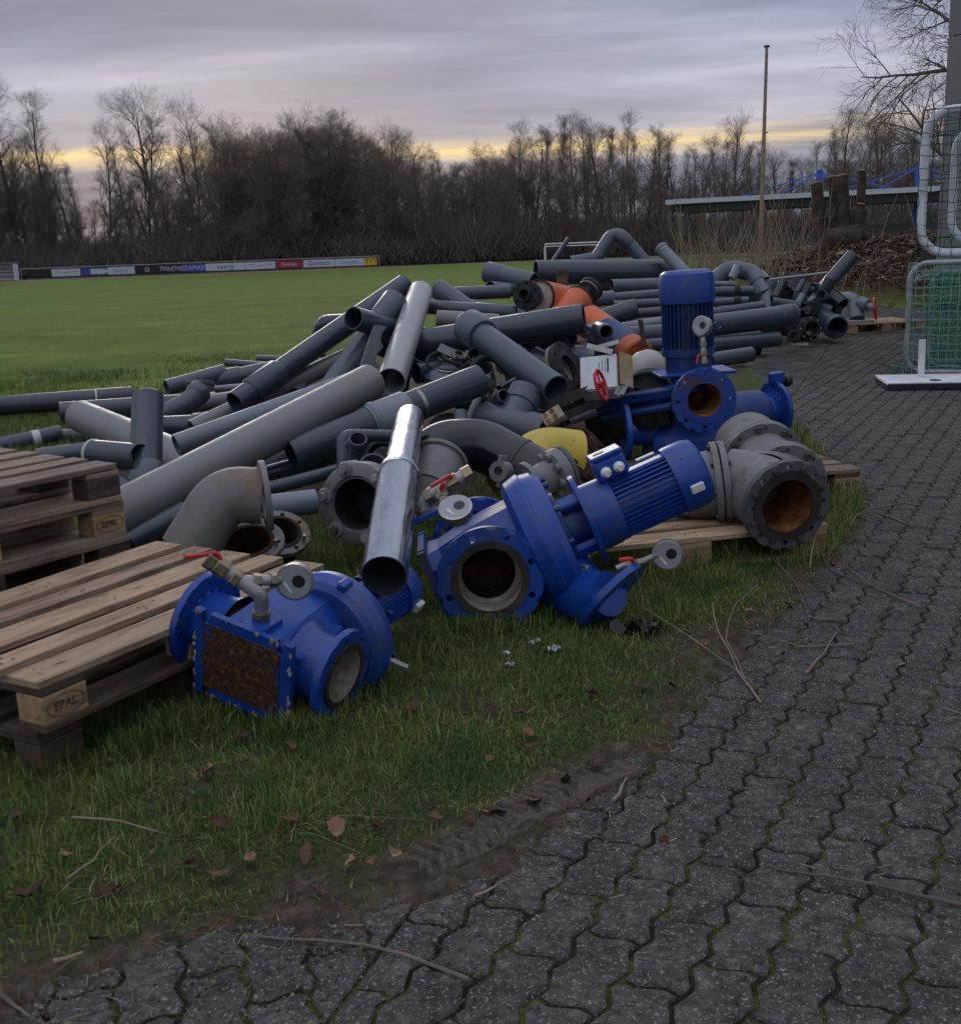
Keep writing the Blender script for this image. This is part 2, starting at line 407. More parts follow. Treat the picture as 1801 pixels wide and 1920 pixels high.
simple('steel', (.42, .41, .39), .35, .9, dirt=(.16, .13, .10)); simple('steel_dark', (.12, .115, .11), .45, .7, dirt=(.10, .065, .04))
simple('brass', (.30, .25, .17), .42, .85, dirt=(.13, .11, .08))
simple('zinc', (.36, .355, .34), .48, .6, dirt=(.19, .17, .14))
simple('black_plastic', (.017, .017, .020), .38, var=.4); simple('black_film', (.012, .012, .015), .25, var=.4)
simple('dial_face', (.60, .60, .58), .5); simple('white_plastic', (.68, .68, .66), .4, var=.1); simple('sticker', (.62, .63, .66), .55, var=.12)
simple('cardboard', (.36, .26, .15), .85); simple('card_white', (.60, .61, .66), .7, var=.1); simple('paper', (.62, .64, .74), .8, var=.15)
simple('tape', (.52, .52, .50), .5)
a = NT('gauge_glass', .08, 0, .6); a.color((.30, .31, .33))
# ------------------------------------------------------------------ ground
def hsh(ix, iy, s):
    h = (ix.astype(np.int64) * 374761393 + iy.astype(np.int64) * 668265263 + s * 1274126177) & 0x7fffffff
    h = ((h ^ (h >> 13)) * 1103515245) & 0x7fffffff
    return ((h ^ (h >> 16)) & 0xffff) / 65535.0
def vnoise(x, y, f, s=0):
    x = np.asarray(x, float) * f; y = np.asarray(y, float) * f; ix = np.floor(x); iy = np.floor(y); fx = x - ix; fy = y - iy
    fx = fx * fx * (3 - 2 * fx); fy = fy * fy * (3 - 2 * fy)
    a = hsh(ix, iy, s); b = hsh(ix + 1, iy, s); c = hsh(ix, iy + 1, s); d = hsh(ix + 1, iy + 1, s)
    return (a * (1 - fx) + b * fx) * (1 - fy) + (c * (1 - fx) + d * fx) * fy
def fbm(x, y, f, s=0, n=3): return sum(vnoise(x, y, f * 2 ** k, s + k * 17) / 2 ** k for k in range(n)) / (2 - .5 ** (n - 1))
def sst(a, b, x): t = np.clip((x - a) / (b - a), 0, 1); return t * t * (3 - 2 * t)

EDGE = [(-2.6, 1.45), (-1.5, 1.62)] + [tuple(onz(*p).xy) for p in [(0, 1880), (60, 1850), (200, 1800), (400, 1745), (560, 1722), (700, 1700), (830, 1660),
        (1000, 1575), (1060, 1505), (1180, 1440), (1250, 1370), (1300, 1290), (1420, 1180), (1500, 1100), (1575, 1020), (1625, 930), (1560, 860), (1475, 775),
        (1400, 690), (1330, 640), (1290, 600)]]
PATH = EDGE + [(3.4, 23), (16, 25), (16, -3), (-3, -3)]
_e = np.array(PATH); _e2 = np.roll(_e, -1, 0)
def pdist(x, y):                                   # signed distance to the paved path, positive on it
    x = np.asarray(x, float); y = np.asarray(y, float); best = np.full(x.shape, 1e9); ins = np.zeros(x.shape, bool)
    for (ax, ay), (bx, by) in zip(_e, _e2):
        dx, dy = bx - ax, by - ay; t = np.clip(((x - ax) * dx + (y - ay) * dy) / (dx * dx + dy * dy), 0, 1)
        best = np.minimum(best, np.hypot(x - ax - t * dx, y - ay - t * dy))
        with np.errstate(divide='ignore', invalid='ignore'):
            ins ^= ((ay > y) != (by > y)) & (x < dx * (y - ay) / (dy if dy else 1e-9) + ax)
    return np.where(ins, best, -best)
RUT = [np.array(onz(*p).xy) for p in [(770, 1640), (880, 1590), (1000, 1520), (1180, 1430)]]
def seg_dist(x, y, pts):
    best = np.full(np.shape(x), 1e9); al = np.zeros(np.shape(x)); acc = 0
    for p, q in zip(pts, pts[1:]):
        d = q - p; L = float(np.hypot(*d)); t = np.clip(((x - p[0]) * d[0] + (y - p[1]) * d[1]) / L ** 2, 0, 1)
        r = np.hypot(x - p[0] - t * d[0], y - p[1] - t * d[1]); m = r < best; best = np.where(m, r, best); al = np.where(m, acc + t * L, al); acc += L
    return best, al
def mud_mask(x, y, d=None):
    d = pdist(x, y) if d is None else d
    n = fbm(x, y, 5, 3); rd, _ = seg_dist(x, y, RUT)
    edge = sst(-.13, .0, d + (n - .5) * .30) * (y < 9)
    return np.clip(np.maximum(np.maximum(edge, sst(.13, .05, rd + (n - .5) * .06)), sst(.66, .78, fbm(x, y, 2.6, 9)) * (y < 8) * .8), 0, 1)
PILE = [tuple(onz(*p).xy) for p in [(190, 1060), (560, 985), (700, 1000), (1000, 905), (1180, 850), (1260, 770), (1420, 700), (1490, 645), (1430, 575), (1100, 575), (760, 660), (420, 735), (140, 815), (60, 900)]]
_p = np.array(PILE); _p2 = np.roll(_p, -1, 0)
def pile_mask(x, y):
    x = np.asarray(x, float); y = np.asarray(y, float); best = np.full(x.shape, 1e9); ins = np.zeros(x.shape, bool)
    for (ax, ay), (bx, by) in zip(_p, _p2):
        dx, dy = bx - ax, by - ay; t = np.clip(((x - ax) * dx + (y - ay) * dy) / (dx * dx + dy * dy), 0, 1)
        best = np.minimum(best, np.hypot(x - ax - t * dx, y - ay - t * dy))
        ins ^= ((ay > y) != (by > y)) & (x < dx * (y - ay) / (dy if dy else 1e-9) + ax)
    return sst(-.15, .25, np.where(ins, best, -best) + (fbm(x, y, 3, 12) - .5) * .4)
def gz(x, y, d=None):
    x = np.asarray(x, float); y = np.asarray(y, float)
    d = pdist(x, y) if d is None else d; n = fbm(x, y, 9, 1); near = (np.hypot(x, y) < 14)
    dd = d + (n - .5) * .16
    z = .016 + (-.055 - .016) * sst(-.03, .16, dd) + near * (fbm(x, y, 4, 5) - .5) * .030 * sst(.1, -.1, d)
    rd, al = seg_dist(x, y, RUT)
    z = z + near * sst(.085, .03, rd) * (d < .05) * (.012 * np.sin(al * 2 * math.pi / .045 + rd * 40) - .010 + (n - .5) * .02)
    # heap of chippings and prunings at the far end of the path
    hx, hy = (x - 9.6) / 3.3, (y - 26.0) / 5.6; q = np.clip(1 - (hx * hx + hy * hy), 0, 1)
    z = z + 1.25 * np.sqrt(q) * (1 - .25 * (1 - q)) * (q > 0) + (q > 0) * (fbm(x, y, 1.4, 21) - .5) * .30 * q ** .5
    return z
def grow(a, b, s0, g, lim):
    o = [a]; s = s0
    while abs(o[-1] - a) < lim: s = min(s * g, 120); o.append(o[-1] + (s if b > 0 else -s))
    return o[1:]
xs = np.array(sorted(list(np.arange(-2.2, 2.2, .024)) + grow(2.2, 1, .024, 1.07, 900) + grow(-2.2, -1, .024, 1.07, 900)))
ys = np.array(sorted(list(np.arange(1.45, 5.2, .024)) + grow(5.2, 1, .024, 1.035, 1500) + grow(1.45, -1, .05, 1.3, 120)))
GX, GY = np.meshgrid(xs, ys); dpt = pdist(GX, GY); GZ = gz(GX, GY, dpt)
def grid_mesh(name, X_, Y_, Z_, attrs):
    ny, nx = X_.shape; me = bpy.data.meshes.new(name); co = np.stack([X_, Y_, Z_], -1).reshape(-1, 3)
    i = np.arange(ny * nx).reshape(ny, nx); q = np.stack([i[:-1, :-1], i[:-1, 1:], i[1:, 1:], i[1:, :-1]], -1).reshape(-1, 4)
    me.vertices.add(len(co)); me.vertices.foreach_set('co', co.ravel()); me.loops.add(q.size); me.loops.foreach_set('vertex_index', q.ravel())
    me.polygons.add(len(q)); me.polygons.foreach_set('loop_start', np.arange(0, q.size, 4)); me.polygons.foreach_set('loop_total', np.full(len(q), 4))
    for k, a_ in attrs.items():
        at_ = me.attributes.new(k, 'FLOAT', 'POINT'); at_.data.foreach_set('value', a_.ravel().astype(np.float32))
    me.update(calc_edges=True); me.shade_smooth(); return me
mud_and_shade = np.maximum(mud_mask(GX, GY, dpt), pile_mask(GX, GY) * .9)  # real mud at the edge; under the heap the mud tone paints its shade
yb = GY - .17 * GX                                  # the pitch's far edge runs a little oblique
trk = sst(104.2, 104.6, yb) * sst(112.6, 112.2, yb); woodf = sst(112.4, 113.2, yb)
hq = np.clip(1 - (((GX - 9.6) / 3.3) ** 2 + ((GY - 26.0) / 5.6) ** 2), 0, 1); heap = sst(0, .10, hq + (fbm(GX, GY, 2, 4) - .5) * .12)
weed = sst(-14, -4, GX - GY * .16) * 0 + sst(.55, .7, fbm(GX, GY, .35, 31)) * .3
gm = grid_mesh('ground', GX, GY, GZ, dict(mud=mud_and_shade, track=trk, wood=np.maximum(woodf, heap), near=sst(13.5, 8.5, np.hypot(GX, GY) + (fbm(GX, GY, 1.1, 71) - .5) * 4)))
a = NT('ground', .95, 0, .15)
def attr(a, k): n = a.n('ShaderNodeAttribute'); n.attribute_name = k; return n.outputs['Fac']
v = a.coord('Object'); n = a.noise(v, 1.1, 8, .62); n2 = a.noise(v, 14, 6, .7); n3 = a.noise(a.coord('Object', (.10, .55, 1)), 1.0, 6, .65)
gr = a.ramp(n2, [(.30, (.060, .096, .012)), (.5, (.112, .165, .024)), (.72, (.185, .235, .045))])
gr = a.mix(1.0, gr, a.ramp(n3, [(.33, (.78, .81, .76)), (.5, (1, 1, 1)), (.68, (1.20, 1.17, 1.14))]), 'MULTIPLY')
gr = a.mix(1.0, gr, a.ramp(n, [(.35, (.78, .82, .78)), (.65, (1.18, 1.14, 1.10))]), 'MULTIPLY')
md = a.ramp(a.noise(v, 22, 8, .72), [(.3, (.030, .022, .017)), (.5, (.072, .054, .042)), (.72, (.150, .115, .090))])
thatch = a.ramp(a.noise(v, 45, 6, .75), [(.3, (.022, .024, .010)), (.5, (.050, .055, .022)), (.7, (.105, .098, .045))])
gr = a.mix(attr(a, 'near'), gr, thatch)
c = a.mix(attr(a, 'mud'), gr, md)  # this attribute also carries the shade painted under the heap
c = a.mix(attr(a, 'track'), c, a.ramp(n2, [(.3, (.15, .105, .098)), (.7, (.22, .16, .15))]))
c = a.mix(attr(a, 'wood'), c, a.ramp(a.noise(v, 6, 8, .75), [(.3, (.020, .013, .010)), (.52, (.075, .048, .034)), (.75, (.19, .125, .085))]))
a.color(c); a.bump(a.math('ADD', n2, a.noise(v, 60, 4, .7)), .6, .02)
gm.materials.append(MATS['ground'])
go = bpy.data.objects.new('ground', gm); C.objects.link(go); tag(go, 'sports pitch and lawn ground with muddy edge', None, kind='structure')

# ------------------------------------------------------------------ block paving
a = NT('stone', .86, 0, .25); v = a.coord('Object', rnd=True); isl = a.island()
gv = a.n('ShaderNodeNewGeometry').outputs['Position']
big = a.noise(gv, 6.5, 8, .68); mid = a.noise(gv, 38, 6, .7); fine = a.noise(gv, 210, 3, .6)
vo = a.n('ShaderNodeTexVoronoi'); vo.feature = 'SMOOTH_F1'; a.link(gv, vo.inputs['Vector']); vo.inputs['Scale'].default_value = 140
spk = a.ramp(vo.outputs['Distance'], [(.20, 1.0), (.40, 0.0)])
c = a.ramp(isl, [(0, (.052, .050, .046)), (.5, (.074, .071, .065)), (1, (.104, .098, .088))])
c = a.mix(1.0, c, a.ramp(big, [(.30, (.52, .52, .54)), (.5, (1, 1, 1)), (.72, (1.45, 1.42, 1.36))]), 'MULTIPLY')
c = a.mix(1.0, c, a.ramp(mid, [(.32, (.45, .45, .45)), (.68, (1.60, 1.58, 1.55))]), 'MULTIPLY')
c = a.mix(a.math('MULTIPLY', spk, a.ramp(a.noise(gv, 60, 4, .8), [(.44, .0), (.60, .9)])), c, (.36, .35, .33))
c = a.mix(a.ramp(a.noise(gv, 13, 8, .72), [(.60, 0.0), (.70, .45)]), c, (.27, .275, .26))
c = a.mix(a.ramp(a.noise(gv, 4.1, 8, .7), [(.60, 0.0), (.72, .55)]), c, (.085, .068, .045))
a.color(c); a.bump(a.math('ADD', a.math('ADD', fine, mid), a.math('MULTIPLY', spk, .5)), .9, .008)
a = NT('joint', .95, 0, .15); gv = a.n('ShaderNodeNewGeometry').outputs['Position']
mo = a.noise(gv, 5.5, 7, .75); mf = a.noise(gv, 120, 5, .7)
moss = a.ramp(mf, [(.3, (.030, .036, .006)), (.55, (.105, .118, .018)), (.75, (.20, .205, .036))])
soil = a.ramp(mf, [(.3, (.012, .011, .010)), (.7, (.040, .034, .029))])
a.color(a.mix(a.ramp(mo, [(.45, 0.0), (.56, .9)]), soil, moss)); a.bump(mf, .9, .012)
LS, WS, PL, PW = .2195, .1085, .2285, .1185
def stone_outline(L, W):
    A = .0105; pts = []
    def wv(x): t = ((x / .114) + .25) % 1.0; return A * max(-1, min(1, (4 * abs(t - .5) - 1) * 1.9))
    N = 8
    top = [(-L / 2 + L * k / N, W / 2 + wv(-L / 2 + L * k / N)) for k in range(N + 1)]
    bot = [(-L / 2 + L * k / N, -W / 2 + wv(-L / 2 + L * k / N)) for k in range(N + 1)]
    def end(x0, ya, yb): return [(x0 + .009 * math.sin(2 * math.pi * q), ya + (yb - ya) * q) for q in (.25, .5, .75)]
    return bot + end(L / 2, bot[-1][1], top[-1][1]) + top[::-1] + [(p[0], p[1]) for p in end(-L / 2, bot[0][1], top[0][1])][::-1]
OUT = stone_outline(LS, WS)
def clip_half(poly, p, nrm):
    out = []
    for i in range(len(poly)):
        a_, b_ = poly[i], poly[(i + 1) % len(poly)]
        da = (a_[0] - p[0]) * nrm[0] + (a_[1] - p[1]) * nrm[1]; db = (b_[0] - p[0]) * nrm[0] + (b_[1] - p[1]) * nrm[1]
        if da >= 0: out.append(a_)
        if (da >= 0) != (db >= 0):
            t = da / (da - db); out.append((a_[0] + (b_[0] - a_[0]) * t, a_[1] + (b_[1] - a_[1]) * t))
    return out
def stone_geo(outl, ch=.005, dep=.03):
    n = len(outl); cx = sum(p[0] for p in outl) / n; cy = sum(p[1] for p in outl) / n
    vs = [(cx + (x - cx) * (1 - ch / max(.03, math.hypot(x - cx, y - cy)) * 1.15), cy + (y - cy) * (1 - ch / max(.03, math.hypot(x - cx, y - cy)) * 1.15), 0) for x, y in outl]
    vs += [(x, y, -ch * .8) for x, y in outl] + [(x, y, -dep) for x, y in outl]
    fs = [tuple(range(n))] + [(n + k, n + (k + 1) % n, (k + 1) % n, k) for k in range(n)] + [(2 * n + k, 2 * n + (k + 1) % n, n + (k + 1) % n, n + k) for k in range(n)]
    return vs, fs
bx_, by_ = np.linspace(-3, 16, 60), np.linspace(-2.9, 24.5, 80); BX, BY = np.meshgrid(bx_, by_)
bedm = bpy.data.meshes.new('pavement')
bedm.from_pydata([(p[0], p[1], -.0070) for p in PATH], [], [tuple(range(len(PATH)))]); bedm.materials.append(MATS['joint'])
bed = bpy.data.objects.new('pavement', bedm); C.objects.link(bed); tag(bed, 'path of dark interlocking wave-edged paving blocks with mossy joints', None, kind='structure')
u = np.array([.477, .879]); vv = np.array([-.879, .477]); ang1 = math.atan2(u[1], u[0])
pA = np.array(onz(630, 1895).xy); pB = np.array(onz(745, 1740).xy); sd_ = (pB - pA) / np.linalg.norm(pB - pA); snr = np.array([sd_[1], -sd_[0]])   # seam between two laying directions
stones = []
def lay(o, u, v_, ang, side):
    for i in range(-70, 120):
        for j in range(-170, 110):
            c_ = o + u * (i * PL + (j % 2) * PL / 2) + v_ * (j * PW)
            if not (-2.7 < c_[0] < 12 and 1.2 < c_[1] < 23): continue
            if abs(c_[0]) > 1.0 + .47 * c_[1]: continue
            s_ = float(np.dot(c_ - pA, snr)) * side
            if s_ < -.12: continue
            stones.append((c_[0], c_[1], ang, s_, side))
lay(onz(1255, 1600).xy if False else np.array(onz(1255, 1600).xy), u, vv, ang1, 1)
a2 = R(103); lay(np.array(onz(400, 1755).xy), np.array([math.cos(a2), math.sin(a2)]), np.array([-math.sin(a2), math.cos(a2)]), a2, -1)
sx = np.array([s[0] for s in stones]); sy = np.array([s[1] for s in stones]); sdist = pdist(sx, sy)
keep = [(s, d) for s, d in zip(stones, sdist) if d > -.22 and (s[1] < 9 or d > -.05)]
vis = []
for s, d in keep:
    p = Vector((s[0], s[1], 0)) - Vector((0, 0, CAMH)); dep = p.dot(fwd); px = 900 + FPX * p.dot(rgt) / dep; py = 960 - FPX * p.dot(upv) / dep
    vis.append(-40 < px < 1841 and py < 1960 and d > -.03)
order = sorted(range(len(keep)), key=lambda i: (not vis[i], math.hypot(keep[i][0][0], keep[i][0][1])))
single = set(order[:300]); rs = random.Random(3)
vs0, fs0 = stone_geo(OUT); pm = bpy.data.meshes.new('paving_stone'); pm.from_pydata(vs0, [], fs0); pm.materials.append(MATS['stone']); pm.update()
OUT2 = OUT[::2]
rest = MB()
for i, (s, d) in enumerate(keep):
    M = Matrix.Translation((s[0], s[1], rs.gauss(0, .0016))) @ Matrix.Rotation(s[2] + rs.gauss(0, .008), 4, 'Z') @ Matrix.Rotation(rs.gauss(0, .008), 4, 'X') @ Matrix.Rotation(rs.gauss(0, .006), 4, 'Y')
    cut = s[3] < .13
    if cut:
        n_ = snr * s[4]; ca, sa = math.cos(-s[2]), math.sin(-s[2]); lp = pA - np.array([s[0], s[1]]) + n_ * .004
        o_ = clip_half(OUT, (lp[0] * ca - lp[1] * sa, lp[0] * sa + lp[1] * ca), (n_[0] * ca - n_[1] * sa, n_[0] * sa + n_[1] * ca))
        if len(o_) < 4: continue
        ar = abs(sum(o_[k][0] * o_[(k + 1) % len(o_)][1] - o_[(k + 1) % len(o_)][0] * o_[k][1] for k in range(len(o_)))) / 2
        if ar < .0015: continue
        vs_c, fs_c = stone_geo(o_)
    if i in single:
        if cut: me = bpy.data.meshes.new('paving_stone'); me.from_pydata(vs_c, [], fs_c); me.materials.append(MATS['stone'])
        else: me = pm
        o = bpy.data.objects.new('paving_stone', me); C.objects.link(o); o.matrix_world = M; o.parent = bed
    else:
        if cut: rest.add(vs_c, fs_c, M)
        else:
            vv_, ff_ = stone_geo(OUT if s[1] < 7 else OUT2); rest.add(vv_, ff_, M)
me = bpy.data.meshes.new('distant_paving_stones'); me.from_pydata(rest.v, [], rest.f); me.materials.append(MATS['stone'])
o = bpy.data.objects.new('distant_paving_stones', me); C.objects.link(o); o.parent = bed; o['kind'] = 'stuff'

# tyre print pressed into the mud beside the paving
sv = np.arange(0, 1, 1 / 210); tv = np.linspace(-1, 1, 44); Q = []
RL = [float(np.hypot(*(q - p))) for p, q in zip(RUT, RUT[1:])]; tot = sum(RL)
for s_ in sv:
    l = s_ * tot; i = 0
    while i < len(RL) - 1 and l > RL[i]: l -= RL[i]; i += 1
    d_ = (RUT[i + 1] - RUT[i]) / RL[i]; c_ = RUT[i] + d_ * l; Q.append([(c_ + np.array([-d_[1], d_[0]]) * t_ * .066) for t_ in tv])
Q = np.array(Q); S_, T_ = np.meshgrid(sv * tot, tv, indexing='ij'); nn = fbm(Q[..., 0], Q[..., 1], 24, 51, 4); n0 = fbm(Q[..., 0], Q[..., 1], 5, 52)
tread = sst(-.25, .25, np.sin((S_ + np.abs(T_) * .035) * 2 * math.pi / .036)) * sst(1.0, .8, np.abs(T_)) * sst(.30, .48, n0) * (np.abs(T_) > .06)
Zt = .010 + .011 * tread + (nn - .5) * .020 + .010 * sst(.75, .95, np.abs(T_)) - .035 * sst(.90, 1.0, np.abs(T_) + (nn - .5) * .3) - .03 * sst(.92, 1.0, np.abs(2 * sv[:, None] - 1))
tm = grid_mesh('tyre_print', Q[..., 0], Q[..., 1], Zt, {}); a = NT('mud', .75, 0, .35); gv = a.n('ShaderNodeNewGeometry').outputs['Position']; m_ = a.noise(gv, 45, 4, .7); a.color(a.ramp(m_, [(.3, (.040, .029, .023)), (.55, (.090, .067, .054)), (.75, (.15, .118, .098))])); a.bump(m_, .5, .006); tm.materials.append(MATS['mud'])
o = bpy.data.objects.new('tyre_print', tm); C.objects.link(o); tag(o, 'muddy tyre print with deep tread beside the paving', None, kind='structure')
# ------------------------------------------------------------------ grass blades
rng = np.random.default_rng(5)
def blades(name, label, x, y, h, wd, seed, lean=.55):
    n = len(x); r_ = np.random.default_rng(seed); z = gz(x, y) - .006
    th = r_.uniform(0, 2 * np.pi, n); ln = np.abs(r_.normal(0, lean, n)) * h; lx, ly = np.cos(th) * ln, np.sin(th) * ln
    ph = r_.uniform(0, 2 * np.pi, n); wx, wy = np.cos(ph) * wd / 2, np.sin(ph) * wd / 2
    hz = np.sqrt(np.maximum(h * h - ln * ln * .8, (h * .25) ** 2))
    V = np.empty((n, 5, 3))
    V[:, 0] = np.stack([x - wx, y - wy, z], -1); V[:, 1] = np.stack([x + wx, y + wy, z], -1)
    V[:, 2] = np.stack([x + lx * .38 + wx * .75, y + ly * .38 + wy * .75, z + hz * .62], -1); V[:, 3] = np.stack([x + lx * .38 - wx * .75, y + ly * .38 - wy * .75, z + hz * .62], -1)
    V[:, 4] = np.stack([x + lx, y + ly, z + hz], -1)
    me = bpy.data.meshes.new(name); me.vertices.add(n * 5); me.vertices.foreach_set('co', V.ravel())
    b = np.arange(n)[:, None] * 5; q = np.concatenate([b + np.array([0, 1, 2, 3]), b + np.array([3, 2, 4])], 1)
    me.loops.add(n * 7); me.loops.foreach_set('vertex_index', q.ravel()); me.polygons.add(n * 2)
    ls = (np.arange(n)[:, None] * 7 + np.array([0, 4])).ravel(); me.polygons.foreach_set('loop_start', ls); me.polygons.foreach_set('loop_total', np.tile([4, 3], n))
    me.update(calc_edges=True); me.shade_smooth(); me.materials.append(MATS['grass_blade'])
    o = bpy.data.objects.new(name, me); C.objects.link(o); return tag(o, label, 'grass', kind='stuff')
a = NT('grass_blade', .55, 0, .35); isl = a.island(); gv = a.n('ShaderNodeNewGeometry').outputs['Position']
c = a.ramp(isl, [(0, (.045, .085, .024)), (.30, (.085, .150, .038)), (.62, (.150, .220, .060)), (.84, (.240, .285, .105)), (.95, (.34, .33, .17)), (1, (.46, .39, .25))])
c = a.mix(1.0, c, a.ramp(a.noise(gv, 3.2, 5, .6), [(.35, (.62, .78, .68)), (.65, (1.55, 1.38, 1.15))]), 'MULTIPLY')
a.color(c); a.b.inputs['Transmission Weight'].default_value = 0
tr = a.n('ShaderNodeBsdfTranslucent'); a.link(c, tr.inputs[0]); mx = a.n('ShaderNodeMixShader'); mx.inputs[0].default_value = .38
a.link(a.b.outputs[0], mx.inputs[1]); a.link(tr.outputs[0], mx.inputs[2]); a.link(mx.outputs[0], a.t.nodes['Material Output'].inputs[0])
def scatter(n, x0, x1, y0, y1, dens):
    x = rng.uniform(x0, x1, n); y = rng.uniform(y0, y1, n); k = rng.uniform(0, 1, n) < dens(x, y); return x[k], y[k]
def d_near(x, y):
    d = pdist(x, y); m = mud_mask(x, y, d); inview = np.abs(x - .0) < .25 + .47 * y
    return inview * sst(.10, -.06, d + (fbm(x, y, 6, 77) - .5) * .30) * (1 - .62 * m) * (1 - .9 * sst(.085, .05, seg_dist(x, y, RUT)[0])) * (.30 + .70 * sst(.32, .50, fbm(x, y, 3.6, 40))) * (1 - pile_mask(x, y))
x, y = scatter(400000, -2.5, 2.4, 1.5, 5.6, d_near)
ht = .018 + .030 * fbm(x, y, 2.2, 8) + rng.uniform(0, .034, len(x)) * rng.uniform(0, 1, len(x)); d = pdist(x, y); ht *= .55 + .45 * sst(-.02, -.35, d)
ht *= 1 + .8 * sst(.62, .8, fbm(x, y, 4.3, 66)); blades('lawn_grass', 'short winter lawn grass between the paving and the pumps', x, y, ht, .0024 + rng.uniform(0, .0028, len(x)), 1, 1.5)
def d_mid(x, y): return (1 - .93 * pile_mask(x, y)) * (pdist(x, y) < -.05) * (np.abs(x) < .3 + .47 * y)
x, y = scatter(42000, -3.6, 2.8, 5.6, 9.5, d_mid)
blades('rough_grass', 'longer grass growing up through the heap of pipes', x, y, .05 + rng.uniform(0, .06, len(x)), .006 + rng.uniform(0, .003, len(x)), 2)
def d_left(x, y): return (1 - pile_mask(x, y)) * (x < .9) * (x > -.48 * y - .5) * sst(15.5, 9.5, y + (fbm(x, y, .8, 6) - .5) * 5) 
x, y = scatter(190000, -8, .9, 7.5, 16.5, d_left)
blades('field_edge_grass', 'taller grass along the edge of the pitch behind the pipes', x, y, .03 + .06 * sst(.4, .7, fbm(x, y, .9, 3)) + rng.uniform(0, .03, len(x)) * 1.0 - .045 * sst(10.5, 15.5, y), .008 + rng.uniform(0, .004, len(x)), 3)

def tufts(name, label, pts, n, hr, seed, spread=.09):
    g_ = np.random.default_rng(seed); P = np.array([tuple(onz(*p).xy) for p in pts]); i = g_.integers(0, len(P) - 1, n); t = g_.uniform(0, 1, n)[:, None]
    c_ = P[i] * (1 - t) + P[i + 1] * t; k = g_.integers(0, 60, n); off = g_.normal(0, spread, (60, 2)); x = c_[:, 0] + g_.normal(0, spread, n); y = c_[:, 1] + g_.normal(0, spread, n)
    kp = (pdist(x, y) < .01) & (g_.uniform(0, 1, n) < sst(.35, .6, fbm(x, y, 6, seed))); x, y = x[kp], y[kp]
    blades(name, label, x, y, hr[0] + g_.uniform(0, hr[1], len(x)), .003 + g_.uniform(0, .003, len(x)), seed, .7)
tufts('tall_grass', 'tall grass tufts along the front of the pale pallet', [(1120, 1075), (1250, 1068), (1400, 1050), (1540, 1030), (1600, 985), (1625, 945)], 9000, (.06, .09), 21)
tufts('pump_grass', 'grass tufts growing against the fronts of the blue pumps', [(540, 1385), (620, 1365), (720, 1270), (830, 1195), (960, 1190), (1100, 1150)], 7000, (.04, .05), 22, .05)
tufts('pallet_grass', 'grass tufts against the foot of the near pallets', [(20, 1440), (140, 1440), (300, 1400), (380, 1370)], 5000, (.04, .05), 23, .05)
tufts('heap_grass', 'grass growing between the bolted ring and the shiny pipe', [(560, 1060), (640, 1030), (700, 1060), (760, 1100)], 5000, (.05, .05), 24, .10)
# ------------------------------------------------------------------ bare trees
rust('bark', (.050, .040, .034), (.100, .080, .066), (.17, .14, .115), 3)
simple('twig_dark', (.115, .092, .080), .85, var=.3); simple('twig_warm', (.175, .130, .105), .85, var=.3)
class TreeGen:
    def __init__(s, seed): s.r = random.Random(seed); s.tv = []; s.tf = []; s.cv = []; s.cf = []
    def tube(s, P, rr, n, crown):
        V, Fc = (s.cv, s.cf) if crown else (s.tv, s.tf); b = len(V); m = len(P)
        ax = (P[-1] - P[0]).normalized(); x = ax.orthogonal().normalized(); y = ax.cross(x)
        cs = [(math.cos(2 * math.pi * k / n), math.sin(2 * math.pi * k / n)) for k in range(n)]
        for p, r in zip(P, rr):
            for c_, s_ in cs: V.append((p.x + (x.x * c_ + y.x * s_) * r, p.y + (x.y * c_ + y.y * s_) * r, p.z + (x.z * c_ + y.z * s_) * r))
        for i in range(m - 1):
            for k in range(n):
                k2 = (k + 1) % n; Fc.append((b + i * n + k, b + i * n + k2, b + (i + 1) * n + k2, b + (i + 1) * n + k))
    def branch(s, p, d, L, r, lv, spec):
        S = spec[lv]; q = s.r; seg = S['seg']; P = [p.copy()]; rr = [r]; d = d.normalized()
        for i in range(seg):
            d = (d + Vector((q.gauss(0, 1), q.gauss(0, 1), q.gauss(0, 1))) * S['jit'] + Vector((0, 0, S['up']))).normalized()
            p = p + d * (L / seg); P.append(p.copy()); rr.append(r * (1 - (1 - S['tip']) * (i + 1) / seg))
        s.tube(P, rr, S['n'], lv > 0)
        if lv + 1 >= len(spec): return
        N = spec[lv + 1]; k = max(1, int(round(S['kids'] * q.uniform(.8, 1.2))))
        for j in range(k):
            t = S['from'] + (1 - S['from']) * ((j + q.random()) / k) ** S.get('pw', 1); f = min(t * seg, seg - 1e-4); i = int(f); fr = f - i
            bp = P[i].lerp(P[i + 1], fr); br = rr[i] + (rr[i + 1] - rr[i]) * fr; ax = (P[i + 1] - P[i]).normalized()
            o1 = ax.orthogonal().normalized(); an = q.uniform(0, 2 * math.pi) if lv else j * 2.4 + q.uniform(-.5, .5)
            side = o1 * math.cos(an) + ax.cross(o1) * math.sin(an); sp = R(S['spread'] * q.uniform(.7, 1.25))
            nd = ax * math.cos(sp) + side * math.sin(sp); nl = N['L'] * q.uniform(.65, 1.2) * (1 - S['short'] * t)
            s.branch(bp, nd, nl, max(.006, min(br * .62, N['r'])), lv + 1, spec)
